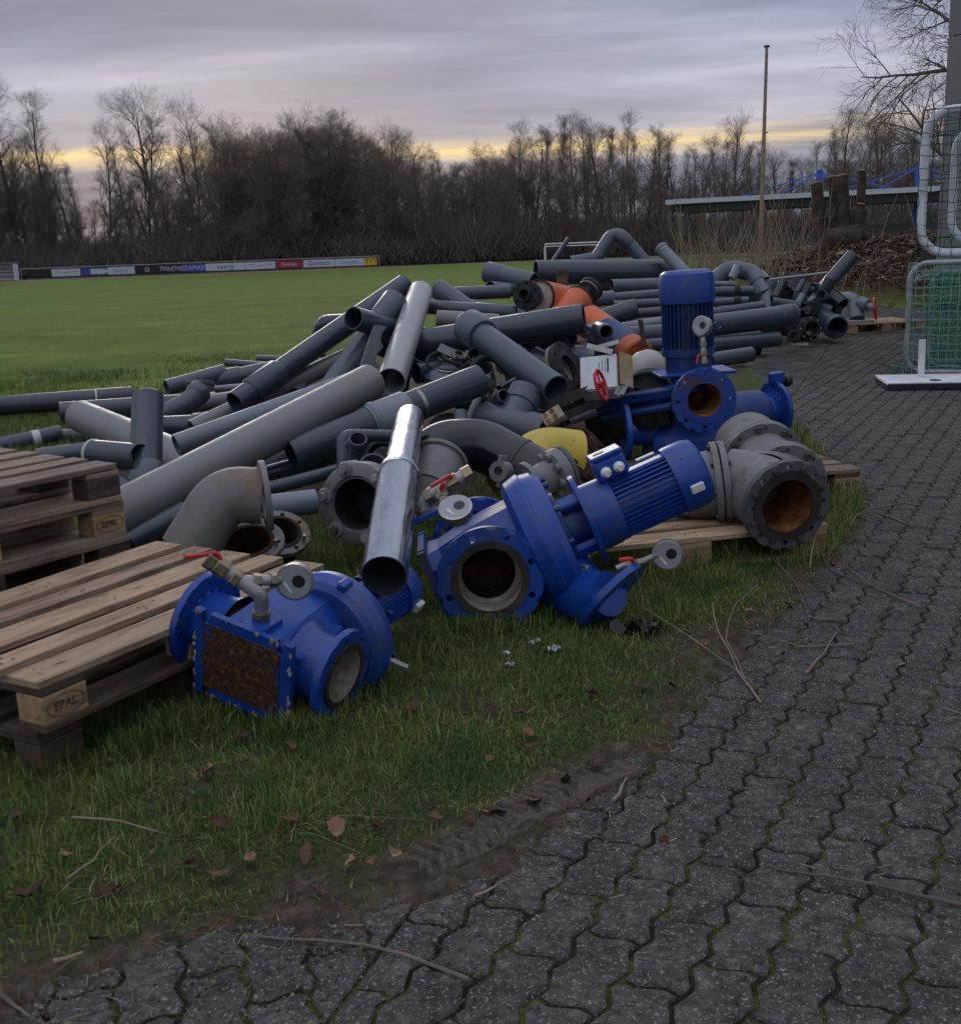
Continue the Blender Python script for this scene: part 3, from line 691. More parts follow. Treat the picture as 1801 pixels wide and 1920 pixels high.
def spec(L, r, kids, l1, k1, sp0, sp1, up1, fr0, short0, l2=None, k2=8, k3=3, drop=0.0):
    l2 = l2 or l1 * .42
    return [dict(seg=10, jit=.05, up=.06, tip=.18, n=7, kids=kids, spread=sp0, short=short0, **{'from': fr0}, pw=.9, L=L, r=r),
            dict(seg=6, jit=.13, up=up1, tip=.22, n=4, kids=k1, spread=sp1, short=.45, **{'from': .22}, L=l1, r=r * .42),
            dict(seg=4, jit=.17, up=up1 * .7 - drop, tip=.3, n=3, kids=k2, spread=40, short=.4, **{'from': .18}, L=l2, r=r * .15),
            dict(seg=3, jit=.2, up=.03 - drop, tip=.45, n=3, kids=k3, spread=36, short=.3, **{'from': .2}, L=l2 * .50, r=.016),
            dict(seg=2, jit=.2, up=.02 - drop, tip=.5, n=3, kids=0, spread=30, short=0, **{'from': .2}, L=l2 * .30, r=.0105)]
def make_tree(seed, sp_, twig, lean=(0, 0, 1)):
    g = TreeGen(seed); g.branch(Vector((0, 0, 0)), Vector(lean), sp_[0]['L'], sp_[0]['r'], 0, sp_)
    out = []
    for nm, V, Fc, m in (('trunk', g.tv, g.tf, 'bark'), ('crown', g.cv, g.cf, twig)):
        me = bpy.data.meshes.new(nm); me.from_pydata(V, [], Fc); me.materials.append(MATS[m]); me.shade_smooth(); out.append(me)
    return out
KIND = dict(
    broad=[make_tree(11, spec(17, .34, 15, 7.5, 9, 48, 46, .09, .26, .55), 'twig_dark'), make_tree(12, spec(17, .30, 16, 6.5, 9, 44, 48, .10, .24, .55), 'twig_dark')],
    tall=[make_tree(21, spec(18, .22, 20, 4.2, 8, 34, 38, .13, .26, .62), 'twig_warm'), make_tree(22, spec(18, .20, 18, 4.8, 8, 30, 36, .15, .3, .6), 'twig_warm'), make_tree(23, spec(18, .20, 24, 3.4, 7, 40, 40, .10, .2, .6), 'twig_dark')],
    bushy=[make_tree(31, spec(12, .20, 22, 4.6, 9, 52, 46, .08, .08, .5), 'twig_warm'), make_tree(32, spec(12, .18, 24, 4.2, 9, 46, 46, .10, .06, .5), 'twig_warm')])
def put_tree(kind, var, pos, h, label, group=None, width=1.0, rot=None, name='bare_tree'):
    ms = KIND[kind][var % len(KIND[kind])]; base = {'broad': 18.5, 'tall': 18.5, 'bushy': 13.0}[kind]; s_ = h / base
    t = thing(name, label, 'tree', None, group); t.location = pos; t.scale = (s_ * width, s_ * width, s_); t.rotation_euler = (0, 0, random.uniform(0, 6.28) if rot is None else rot)
    for nm, me in zip(('trunk', 'crown'), ms):
        o = bpy.data.objects.new(nm, me); C.objects.link(o); o.parent = t
    return t
SKYL = [(-150, 170), (0, 172), (60, 180), (110, 212), (160, 238), (215, 262), (255, 208), (300, 200), (370, 206), (415, 236), (480, 252), (560, 238), (635, 222), (690, 258), (740, 260), (800, 288),
        (880, 274), (930, 288), (985, 255), (1060, 236), (1130, 238), (1180, 242), (1230, 248), (1290, 286), (1370, 236), (1420, 262), (1500, 292), (1570, 238), (1640, 240), (1710, 228), (1900, 215)]
def skyline(x):
    for (x0, y0), (x1, y1) in zip(SKYL, SKYL[1:]):
        if x0 <= x <= x1: return y0 + (y1 - y0) * (x - x0) / (x1 - x0)
    return 240
def tree_at(px, d, kind, var, label, group=None, dy=0, width=1.0):
    b = at(px, 490, d); b.z = 0; top = at(px, skyline(px) + dy, d).z
    return put_tree(kind, var, b, max(4, top), label, group, width)
named = [(35, 122, 'broad', 0, 'tall many-stemmed bare tree at the far left edge of the wood', 0, .8), (100, 124, 'tall', 1, 'slim bare tree just right of the leftmost tree', 4, 1.2),
         (205, 121, 'broad', 1, 'dark bare tree with clinging leaves between the tall left trees', -10, .75), (305, 120, 'broad', 0, 'largest bare tree with wide round crown left of centre', -4, 1.05),
         (372, 126, 'broad', 1, 'bare tree touching the right side of the wide round crown', 4, .8), (600, 128, 'broad', 1, 'pale round-topped bare tree above the middle advertising boards', -6, .8),
         (640, 126, 'tall', 0, 'pointed bare tree rising highest above the red advertising board', -4, 1.4), (735, 124, 'broad', 0, 'low fan-shaped bare tree above the yellow board', -2, .8),
         (988, 122, 'tall', 1, 'bare tree with dark top left of the slender poplars', 0, 1.1), (1065, 120, 'tall', 2, 'tallest slender poplar behind the small white goal', -6, .9),
         (1100, 122, 'tall', 0, 'slender poplar just right of the tallest one', -4, .9), (1180, 121, 'tall', 1, 'narrow brush-topped poplar above the raised pipe elbow', -4, 1.0),
         (1240, 118, 'tall', 0, 'leaning brushy tree above the end of the stand roof', 0, 1.2), (1375, 112, 'broad', 0, 'round bare tree just left of the flagpole', -4, .75),
         (1575, 110, 'tall', 1, 'bushy upright tree above the pollarded stump', -6, 1.6), (1650, 106, 'tall', 0, 'upright bare tree left of the stacked goals', -2, 1.6)]
for px, d, k, v_, lab, dy, wd in named: tree_at(px, d, k, v_, lab, None, dy, wd)
rt = random.Random(5); x = -120
while x < 1800:
    dense = 430 < x < 960
    tree_at(x, rt.uniform(126, 146), rt.choice(['tall', 'tall', 'broad']) if not dense else rt.choice(['broad', 'bushy', 'tall', 'bushy']), rt.randint(0, 2), 'bare tree standing in the dense wood behind the pitch', 'trees of the wood behind the pitch', rt.uniform(2, 46) if x > 400 else rt.uniform(40, 150), rt.uniform(.8, 1.3))
    x += rt.uniform(10, 18) * (1.0 if dense else (1.15 if x > 400 else 2.0))
x = -120
while x < 1800:
    dense = 400 < x < 980
    tree_at(x, rt.uniform(115, 134), 'bushy', rt.randint(0, 1), 'low bushy bare tree at the front of the wood', 'bushes at the front of the wood', rt.uniform(15, 70) if dense else (rt.uniform(60, 150) if x > 400 else rt.uniform(110, 215)), rt.uniform(.9, 1.4))
    x += rt.uniform(11, 18) * (1.0 if dense else (1.3 if x > 400 else .9))
# undergrowth that reads as one mass
bv = []; bf = []; rb = random.Random(9); nb = 0
def twigset(n, h):
    out = []
    for k in range(n):
        x0, y0 = rb.gauss(0, .9), rb.gauss(0, .9); z0 = rb.uniform(0, h * .45); dx, dy = rb.gauss(0, .28), rb.gauss(0, .28); L = rb.uniform(.25, .65) * h; r = rb.uniform(.018, .045)
        out.append((x0, y0, z0, x0 + dx * L, y0 + dy * L, z0 + L, r))
    return out
sets = [twigset(300, 5) for _ in range(5)]
for i in range(330):
    px = rb.uniform(-140, 1790); d = rb.uniform(115, 150); q = at(px, 490, d); s_ = rb.uniform(.7, 1.45) * (1.0 if 400 < px < 1000 else .8); ca, sa = math.cos(i), math.sin(i)
    for x0, y0, z0, x1, y1, z1, r in sets[i % 5]:
        b = len(bv); X0, Y0 = q.x + (x0 * ca - y0 * sa) * 2, q.y + (x0 * sa + y0 * ca) * 1.5; X1, Y1 = q.x + (x1 * ca - y1 * sa) * 2, q.y + (x1 * sa + y1 * ca) * 1.5
        bv += [(X0 - r, Y0, z0 * s_), (X0 + r, Y0, z0 * s_), (X0, Y0 + r, z0 * s_), (X1, Y1, z1 * s_)]; bf += [(b, b + 1, b + 3), (b + 1, b + 2, b + 3), (b + 2, b, b + 3)]
me = bpy.data.meshes.new('undergrowth'); me.from_pydata(bv, [], bf); me.materials.append(MATS['twig_dark'])
o = bpy.data.objects.new('undergrowth', me); C.objects.link(o); tag(o, 'brown leafless undergrowth filling the foot of the wood', 'undergrowth', kind='stuff')
# the tree by the hall: limbs reach out to the left past the wall
m1 = make_tree(47, spec(13, .30, 15, 5.6, 10, 64, 48, .015, .22, .35, 2.7, 10, 4, .05), 'twig_dark')
KIND['hall'] = [m1]
t = thing('bare_tree', 'near bare tree with drooping twigs beside the grey hall', 'tree'); p = at(1800, 430, 38); t.location = (p.x, p.y, 0); t.rotation_euler = (0, 0, 1.0); t.scale = (.9, .9, .95)
for nm, me in zip(('trunk', 'crown'), m1): o = bpy.data.objects.new(nm, me); C.objects.link(o); o.parent = t

# ------------------------------------------------------------------ text helper
def text(s, size, name, mat, parent, M, ext=.0006, align='CENTER', bold=0.0, sx=1.0):
    cu = bpy.data.curves.new(name, 'FONT'); cu.body = s; cu.size = size; cu.align_x = align; cu.align_y = 'CENTER'; cu.extrude = ext; cu.offset = bold; cu.resolution_u = 2
    tmp = bpy.data.objects.new(name, cu); C.objects.link(tmp); bpy.context.view_layer.update()
    me = bpy.data.meshes.new_from_object(tmp.evaluated_get(bpy.context.evaluated_depsgraph_get())); bpy.data.objects.remove(tmp)
    o = bpy.data.objects.new(name, me); C.objects.link(o); me.materials.clear(); me.materials.append(MATS[mat]); o.parent = parent; o.matrix_local = M @ Matrix.Diagonal((sx, 1, 1, 1)); return o

# ------------------------------------------------------------------ pitch furniture: rail with advertising boards, shelter, goals
for nm, c_ in (('ad_white', (.52, .55, .62)), ('ad_black', (.012, .012, .014)), ('ad_blue', (.035, .075, .28)), ('ad_red', (.30, .025, .045)), ('ad_yellow', (.70, .46, .02)), ('ad_navy', (.03, .05, .16)), ('ad_cyan', (.05, .30, .42)), ('ad_grey', (.16, .17, .2))): simple(nm, c_, .5, var=.06)
simple('galvanised', (.34, .36, .36), .5, .5)
PA = at(40, 522, 110); PA.z = 0; PB = at(712, 497, 110); PB.z = 0; bd = (PB - PA); BL = bd.length; bd.normalize(); bn = Vector((bd.y, -bd.x, 0))
def sb(px): return (px - 40) / (712 - 40) * BL
boards = [(60, 98, 'ad_black', None, None, 'first black advertising board left end of the rail'), (98, 152, 'ad_white', None, None, 'white advertising board left of the blue arrow board'),
          (152, 202, 'ad_blue', None, None, 'blue and white advertising board with two arrows'), (202, 254, 'ad_white', 'Eshling-Tec', 'ad_cyan', 'white advertising board with pale blue lettering'),
          (254, 300, 'ad_black', None, None, 'black advertising board with small white emblem'), (300, 343, 'ad_black', 'TMA TMA', 'ad_white', 'black advertising board with white triangle logos'),
          (343, 386, 'ad_blue', 'ITAMAX', 'ad_white', 'plain blue advertising board with white lettering'), (386, 460, 'ad_white', 'sserg', 'ad_navy', 'white advertising board with dark blue lettering'),
          (460, 517, 'ad_white', None, None, 'white advertising board with faint small print beside the red one'), (517, 569, 'ad_red', 'Mietholz Beder', 'ad_white', 'red advertising board with white lettering'),
          (569, 628, 'ad_white', 'Gerlach', 'ad_navy', 'white advertising board right of the red one'), (628, 684, 'ad_white', 'Stadt-Apotheke', 'ad_cyan', 'white advertising board left of the yellow one'),
          (684, 707, 'ad_yellow', 'TTT', 'ad_black', 'small yellow advertising board at the right end of the rail')]
MR = frame(PA, (0, 0, 1), bd)
rail = thing('barrier_rail', 'galvanised barrier rail round the pitch carrying the advertising boards', 'railing', MR)
MB().sweep([(0, 0, 1.02), (BL, 0, 1.02)], .035, 8).build('handrail', MATS['galvanised'], rail)
pm_ = MB().cyl((0, 0, 0), (0, 0, 1.0), .035, n=8); k = 0
po = pm_.build('post', MATS['galvanised'], rail); po.location = (.05, 0, 0)
for i in range(1, 15): c_ = po.copy(); C.objects.link(c_); c_.parent = rail; c_.location = (.05 + i * (BL - .1) / 14, 0, 0)
for x0, x1, m, s, tm, lab in boards:
    a0, a1 = sb(x0), sb(x1); t = thing('advertising_board', lab, 'advertising board', MR @ T((a0 + a1) / 2, 0, .18), 'advertising boards along the pitch')
    MB().box(a1 - a0 - .04, .02, .70, T(0, -.06, 0)).build('panel', MATS[m], t, smooth=False)
    Mt = frame((0, -.075, .35), (0, -1, 0), (1, 0, 0))
    if s: text(s, .62 if len(s) < 9 else .5, 'lettering', tm, t, Mt, .003, sx=min(1.3, (a1 - a0) * .85 / (len(s) * .33)))
    if lab.startswith('blue and white'):
        MB().prism([(-1.2, -.25), (.2, -.25), (.5, 0), (.2, .25), (-1.2, .25)], .004, Mt @ T(.9, 0, .002)).build('white_arrow', MATS['ad_white'], t, smooth=False)
    if 'emblem' in lab: MB().lathe([(.14, 0), (.22, 0), (.22, .004), (.14, .004)], Mt, 16, True).build('emblem', MATS['ad_white'], t)
    if 'triangle' in lab:
        for q in (.05, 1.15): MB().prism([(-.3, -.25), (.3, -.25), (0, .28)], .004, Mt @ T(q, 0, .004)).build('triangle', MATS['ad_grey'], t, smooth=False)
    if s is None and m == 'ad_white':
        for q in range(3): MB().box((a1 - a0) * .22, .05, .004, Mt @ T((q - 1) * (a1 - a0) * .3, .1 - .1 * (q % 2), .001)).build('print_line', MATS['ad_grey'], t, smooth=False)
# players' shelter
p = onz(14, 527); t = thing('shelter', 'small white players shelter with bench at the far left of the pitch', 'shelter', frame((p.x, p.y, 0), (0, 0, 1)))
MB().box(3.6, .06, 1.5, T(-.9, .5, .1)).build('back_panel', MATS['white_paint'], t, smooth=False)
MB().box(.06, 1.0, 1.6, T(.9, 0, .05)).build('side_panel', MATS['white_paint'], t, smooth=False)
MB().box(3.8, 1.3, .07, T(-.9, 0, 1.6)).build('roof', MATS['grey_paint'], t, smooth=False)
for z in (.45, .8, 1.1): MB().box(3.4, .25, .06, T(-.9, .25, z)).build('bench_slat', MATS['grey_paint'], t, smooth=False)
# small goal on the pitch
def tube_goal(name, label, pos, dirx, w_, h_, dep, r, mat, netmat, cell, strand, wrap=.0, rc=.1, group=None):
    M = frame(pos, (0, 0, 1), dirx); t = thing(name, label, 'goal', M, group)
    def loop(y, h): return fillet([(w_ / 2, y, r), (r, y, r), (r, y, h), (w_ - r, y, h), (w_ - r, y, r), (w_ / 2, y, r)], rc, 6)
    MB().sweep(loop(0, h_), r, 12).build('front_frame', MATS[mat], t)
    if dep:
        MB().sweep(loop(dep, h_ * .86), r * .8, 10).build('rear_frame', MATS[mat], t)
        for x_ in (r, w_ - r):
            for z_, z2 in ((h_ - rc, h_ * .86 - rc), (r + rc, r + rc)): MB().sweep([(x_, 0, z_), (x_, dep, z2)], r * .6, 8).build('side_bar', MATS[mat], t)
    net = MB(); q = random.Random(4)
    def line(P): net.sweep(P, strand, 3, cap=False)
    def sheet(f, nu, nv):
        G = [[Vector(f(i / nu, j / nv)) + Vector((q.gauss(0, cell * .07), q.gauss(0, cell * .10), q.gauss(0, cell * .07))) for j in range(nv + 1)] for i in range(nu + 1)]
        for i in range(nu + 1): line(G[i])
        for j in range(nv + 1): line([G[i][j] for i in range(nu + 1)])
    D = dep or .6; W2 = min(w_, 2.2)
    sheet(lambda u_, v_: (r + .02 * math.sin(9 * v_), u_ * D, v_ * h_ * (1 - .14 * u_)), max(2, int(D / cell)), int(h_ / cell))
    sheet(lambda u_, v_: (u_ * W2, D * (1 - .0) + .05 * math.sin(7 * u_), v_ * h_ * .86), int(W2 / cell), int(h_ / cell))
    sheet(lambda u_, v_: (u_ * W2, v_ * D, h_ * (1 - .14 * v_) - .05 * math.sin(math.pi * v_)), int(W2 / cell), max(2, int(D / cell)))
    if wrap: sheet(lambda u_, v_: (u_ * W2, -.02 - r + .03 * math.sin(5 * u_ + 6 * v_), v_ * h_), int(W2 / cell), int(h_ / cell))
    net.build('net', MATS[netmat], t, smooth=False); return t
simple('net_green', (.045, .26, .17), .6, var=.15); simple('net_dark', (.030, .060, .050), .6, var=.15); simple('net_pale', (.19, .33, .26), .6, var=.15)
b = at(1021, 492, 100); b.z = 0
tube_goal('far_goal', 'small white football goal at the far side of the pitch', b, (1, .0, 0), 4.9, 1.55, 1.2, .065, 'white_plastic', 'net_dark', .4, .010)
# stacked goals by the hall
gd = Vector((.93, -.36, 0)).normalized()
pg = onz(1692, 702)
tube_goal('training_goal', 'lower green-netted training goal standing on the paving', pg, gd, 2.4, 1.05, .8, .026, 'galvanised', 'net_pale', .075, .0040, .5, .16)
ng = tube_goal('green_net_goal', 'dark green net goal frame leaning inside the lower goal', pg + Vector((.32, .28, .02)), gd, 2.2, .93, .4, .020, 'galvanised', 'net_green', .045, .0062, .5, .14)
pu = at(1714, 497, 11.0)
tube_goal('training_goal', 'upper white training goal with dark net stacked on the lower one', Vector((pu.x, pu.y, 1.085)), gd, 2.4, 1.37, 0, .042, 'white_paint', 'net_dark', .105, .0042, .5, .24)
tube_goal('training_goal', 'smaller white goal frame nested inside the upper goal', Vector((pu.x, pu.y, 1.185)) + Vector((.34, .10, 0)), gd, 1.9, 1.12, 0, .038, 'white_paint', 'net_green', .08, .0045, 0, .22)
# white board with post
t0 = onz(1663, 733); bd2 = Vector((.985, -.17, 0)).normalized()
t = thing('sign_base', 'white board lying on the paving with a short white post', 'board', frame((t0.x, t0.y, 0), (0, 0, 1), bd2))
MB().box(1.5, .62, .055, T(.75, .31, .002), .006).build('board_core', MATS['black_plastic'], t, smooth=False)
MB().box(1.5, .62, .012, T(.75, .31, .058), .003).build('white_top', MATS['white_paint'], t, smooth=False)
MB().tube((.36, .42, .07), (.355, .42, .40), .030, .024, 16).build('post', MATS['white_plastic'], t); MB().lathe([(0, 0), (.05, 0), (.05, .004), (0, .004)], T(.42, .13, .071), 12).build('hole_cover', MATS['black_plastic'], t)

# ------------------------------------------------------------------ hall wall on the right
a = NT('cladding', .6, 0, .3); v = a.coord('Object'); a.color(a.mix(a.noise(v, .8, 5, .6), (.190, .190, .190), (.235, .232, .226)))
hc = at(1762, 235, 19.5); hd = Vector((.42, -.908, 0)).normalized(); hl = thing('hall', 'grey panel-clad sports hall at the right edge', 'building', frame((hc.x, hc.y, 0), (0, 0, 1), hd))
MB().box(15, 11.8, 8.0, T(7.6, 6.0, 0)).build('wall', MATS['rubber'], hl, smooth=False)
zz = [1.5 + (-1) * 1.115 + k * 1.115 for k in range(8)]
for k in range(7):
    for j in range(5):
        o = MB().box(2.96, .05, 1.10, T(1.5 + j * 3.0, .075, .12 + k * 1.115), .004).build('cladding_panel', MATS['cladding'], hl, smooth=False)
MB().box(.05, 3, 8.0, T(.07, 1.62, 0)).build('end_trim', MATS['cladding'], hl, smooth=False)

# ------------------------------------------------------------------ spectators' stand far right
paint('stand_blue', (.03, .09, .42), .45, (.05, .1, .3), .3); simple('stand_white', (.52, .55, .62), .5, var=.1); simple('stand_dark', (.035, .033, .034), .8)
ps = at(1248, 390, 88); pe = at(1800, 396, 80); sd2 = Vector((pe.x - ps.x, pe.y - ps.y, 0)); SL = sd2.length + 6
st = thing('spectator_stand', 'open spectator stand with thin white roof and blue cable masts', 'stand', frame((ps.x, ps.y, 0), (0, 0, 1), sd2))
zr = at(1248, 380, 88).z
def roof_sec(y, z): return [(0, y, z), (SL, y, z), (SL, y, z + .12), (0, y, z + .12)]
MB().box(SL, 6, .14, T(SL / 2, 3, zr - .1)).build('roof', MATS['stand_white'], st, smooth=False)
MB().box(SL, .12, .36, T(SL / 2, -.08, zr - .14)).build('fascia', MATS['stand_white'], st, smooth=False)
MB().box(SL - .6, 5.6, .62, T(SL / 2 + .3, 2.9, zr - .76)).build('roof_truss', MATS['stand_dark'], st, smooth=False)
MB().box(SL - 6, .3, 1.75, T(SL / 2 + 2.6, 5.6, .35)).build('back_wall', MATS['cladding'], st, smooth=False)
for xm in (11.2, 18.3, 25.5):
    MB().box(.42, .42, zr + 1.75, T(xm, 3.2, 0)).build('mast', MATS['stand_blue'], st, smooth=False)
    MB().lathe([(0, -.12), (.26, -.12), (.26, .12), (0, .12)], T(xm, 3.2, zr + 1.75) @ Matrix.Rotation(R(90), 4, 'X'), 12).build('cable_saddle', MATS['stand_blue'], st)
    for dx in (-6.2, -2.9, 2.9, 6.2): MB().sweep([(xm, 3.2, zr + 1.75), (xm + dx, .6, zr + .05)], .045, 6).build('cable', MATS['stand_blue'], st)
MB().box(.7, .5, .9, T(.9, .8, zr - .95) @ Matrix.Rotation(R(20), 4, 'Y')).build('floodlight', MATS['sticker'], st, smooth=False)
simple('terrace', (.17, .18, .15), .85)
p = at(1380, 478, 60); MB().box(8.5, 4, .2, T(p.x + 4, p.y + 2, 0)).build('terrace_slab', MATS['terrace'], None, smooth=False)['kind'] = 'structure'
# flagpole
fb = at(1424, 486, 34); ft = at(1437, 88, 34); fb.z = 0
t = thing('flagpole', 'tall weathered grey flagpole behind the brush', 'flagpole', frame(fb, (0, 0, 1)))
top = ft - fb
MB().sweep([(0, 0, -.2), tuple(top * .5), tuple(top)], [.085, .062, .045], 10).build('pole', MATS['wood_grey'], t)
MB().box(.16, .11, .05, T(*top)).build('cap', MATS['stand_dark'], t, smooth=False); MB().cyl(tuple(top * .64), tuple(top * .64 + Vector((.11, 0, 0))), .02, n=6).build('cleat', MATS['steel_dark'], t)
# ------------------------------------------------------------------ pollarded stump on the heap
def knobby(path, r0, r1, seed, n=12):
    m = MB(); P = fillet(path, .3, 3) if len(path) > 2 else [Vector(path[0]), Vector(path[0]).lerp(Vector(path[1]), .5), Vector(path[1])]
    m.sweep(P, [r0 + (r1 - r0) * i / (len(P) - 1) for i in range(len(P))], n)
    for i, v_ in enumerate(m.v):
        q = Vector(v_); k = pnoise(q * 2.3 + Vector((seed, 0, 0))) * .05 + pnoise(q * 7 + Vector((seed, 3, 0))) * .02; m.v[i] = (q.x + k, q.y + k * .7, q.z + k * .3)
    return m
ds = 25.0; s0 = at(1575, 470, ds); t = thing('pollarded_stump', 'cut-back tree stump with five sawn upright stems on the heap', 'tree stump', frame((s0.x, s0.y, s0.z - .5), (0, 0, 1)))
def rel(px, py, d): return at(px, py, d) - Vector((s0.x, s0.y, s0.z - .5))
rust('bark_stump', (.022, .016, .012), (.060, .044, .033), (.11, .082, .062), 4)
rust('cut_wood', (.20, .12, .06), (.42, .27, .14), (.60, .42, .24), 9)
for i, (x0, y0, x1, y1, r0, r1) in enumerate([(1550, 475, 1530, 345, .20, .125), (1568, 468, 1560, 333, .15, .10), (1585, 470, 1579, 331, .17, .13), (1595, 468, 1615, 322, .17, .09), (1598, 470, 1613, 385, .15, .09)]):
    d_ = ds + [0, .3, -.1, .4, -.3][i]; o = knobby([rel(x0, y0, d_), rel((x0 + x1) / 2 + [-4, 2, 0, 6, 4][i], (y0 + y1) / 2, d_), rel(x1, y1, d_)], r0, r1, i).build('stem', MATS['bark_stump'], t)
    ax = (rel(x1, y1, d_) - rel((x0 + x1) / 2, (y0 + y1) / 2, d_)).normalized()
    MB().lathe([(0, .015), (r1 * .86, .01), (r1 * .9, -.02)], frame(rel(x1, y1, d_) + ax * .03, ax), 12).build('sawn_face', MATS['cut_wood'], o)
MB().sweep([rel(1520, 482, ds), rel(1560, 455, ds - .2), rel(1600, 450, ds - .3), rel(1640, 480, ds)], [.08, .33, .36, .10], 12).build('root_boll', MATS['bark_stump'], t)
# brush stems standing in front of the stand
simple('stem_tan', (.26, .20, .14), .85, var=.4)
bs = MB(); q = random.Random(8)
for i in range(330):
    px = q.choice([q.gauss(1315, 28), q.gauss(1420, 60), q.gauss(1350, 45), q.uniform(1260, 1740)]); d_ = q.uniform(19, 31); p = at(px, 490, d_); x_, y_ = p.x, p.y; z_ = float(gz(np.array([x_]), np.array([y_]))[0]) - .05
    L = q.uniform(.7, 2.3) * (1.0 if px < 1500 else .75); P = [Vector((x_, y_, z_))]; d0 = Vector((q.gauss(0, .22), q.gauss(0, .2), 1))
    for k in range(4): d0 = (d0 + Vector((q.gauss(0, .12), q.gauss(0, .12), 0))).normalized(); P.append(P[-1] + d0 * L / 4)
    r0 = q.uniform(.006, .014); bs.sweep(P, [r0, r0 * .85, r0 * .7, r0 * .5, r0 * .25], 4)
    if q.random() < .6:
        b0 = P[2]; d1 = (d0 + Vector((q.gauss(0, .6), q.gauss(0, .5), 0))).normalized(); bs.sweep([b0, b0 + d1 * L * .25, b0 + d1 * L * .42 + Vector((0, 0, .05))], [r0 * .6, r0 * .4, r0 * .2], 3)
tag(bs.build('brush_stems', MATS['stem_tan'], None, smooth=False), 'thin bare brush stems standing at the end of the pipe heap', 'brush', kind='stuff')
# chippings and prunings on the heap
ch = MB(); q = random.Random(10)
pts = [(9.6 + 3.2 * math.sqrt(q.random()) * math.cos(a_), 26.0 + 5.5 * math.sqrt(q.random()) * math.sin(a_)) for a_ in [q.uniform(math.pi * .75, math.pi * 2.05) for _ in range(5200)]]
pz = gz(np.array([p[0] for p in pts]), np.array([p[1] for p in pts]))
for (x_, y_), z_ in zip(pts, pz):
    L = q.uniform(.02, .09); an = q.uniform(0, 6.28); w_ = q.uniform(.008, .025); ca, sa = math.cos(an), math.sin(an); e1, e2 = q.gauss(.02, .03), q.gauss(.02, .03)
    ch.add([(-L, -w_, e1), (L, -w_, e2), (L, w_, e2 + q.uniform(0, .03)), (-L, w_, e1 + q.uniform(0, .03))], [(0, 1, 2, 3)], Matrix.Translation((x_, y_, float(z_) + .015)) @ RZ(an))
for i in range(420):
    an = q.uniform(math.pi * .75, math.pi * 2.05); rr_ = math.sqrt(q.random()); x_, y_ = 9.6 + 3.4 * rr_ * math.cos(an), 26.0 + 5.7 * rr_ * math.sin(an); z_ = float(gz(np.array([x_]), np.array([y_]))[0]); a2_ = q.uniform(0, 6.28); L = q.uniform(.2, .7)
    P = [Vector((x_ + math.cos(a2_) * L * (k - 1.5) / 3, y_ + math.sin(a2_) * L * (k - 1.5) / 3, z_ + .03 + q.uniform(0, .08))) for k in range(4)]; ch.sweep(P, q.uniform(.005, .014), 4)
a = NT('chips', .9, 0, .2); isl = a.island(); a.color(a.ramp(isl, [(0, (.045, .028, .020)), (.5, (.13, .082, .056)), (.85, (.23, .155, .105)), (1, (.42, .33, .24))]))
tag(ch.build('wood_chippings', MATS['chips'], None, smooth=False), 'brown heap of chippings and prunings at the far end of the path', 'chippings', kind='stuff')
# ------------------------------------------------------------------ pallets
def mk(mesh_name, sx, sy, sz, ch=.003):
    m = MB().box(sx, sy, sz, None, ch); return m
_bm = {}
def board(parent, name, sx, sy, sz, loc, mat, rot=0.0, ch=.0025):
    k = (round(sx, 3), round(sy, 3), round(sz, 3), mat)
    if k not in _bm:
        o = MB().box(sx, sy, sz, T(0, 0, -sz / 2), ch).build(name, MATS[mat], None, smooth=False); _bm[k] = o.data
    else:
        o = bpy.data.objects.new(name, _bm[k]); C.objects.link(o)
    o.parent = parent; o.location = loc; o.rotation_euler = (random.gauss(0, .004), random.gauss(0, .002), rot + random.gauss(0, .004)); return o
def stamp(blk, s, M, size):
    text(s, size, 'stamp_lettering', 'print_black', blk, M, .0006, bold=.0006)
    ov = MB(); n = 40; P = [(math.cos(2 * math.pi * k / n) * size * 1.75, math.sin(2 * math.pi * k / n) * size * .85, .0005) for k in range(n + 1)]
    ov.sweep([M @ Vector(p) for p in P], .0011, 4); ov.build('stamp_ring', MATS['print_black'], blk, smooth=False)
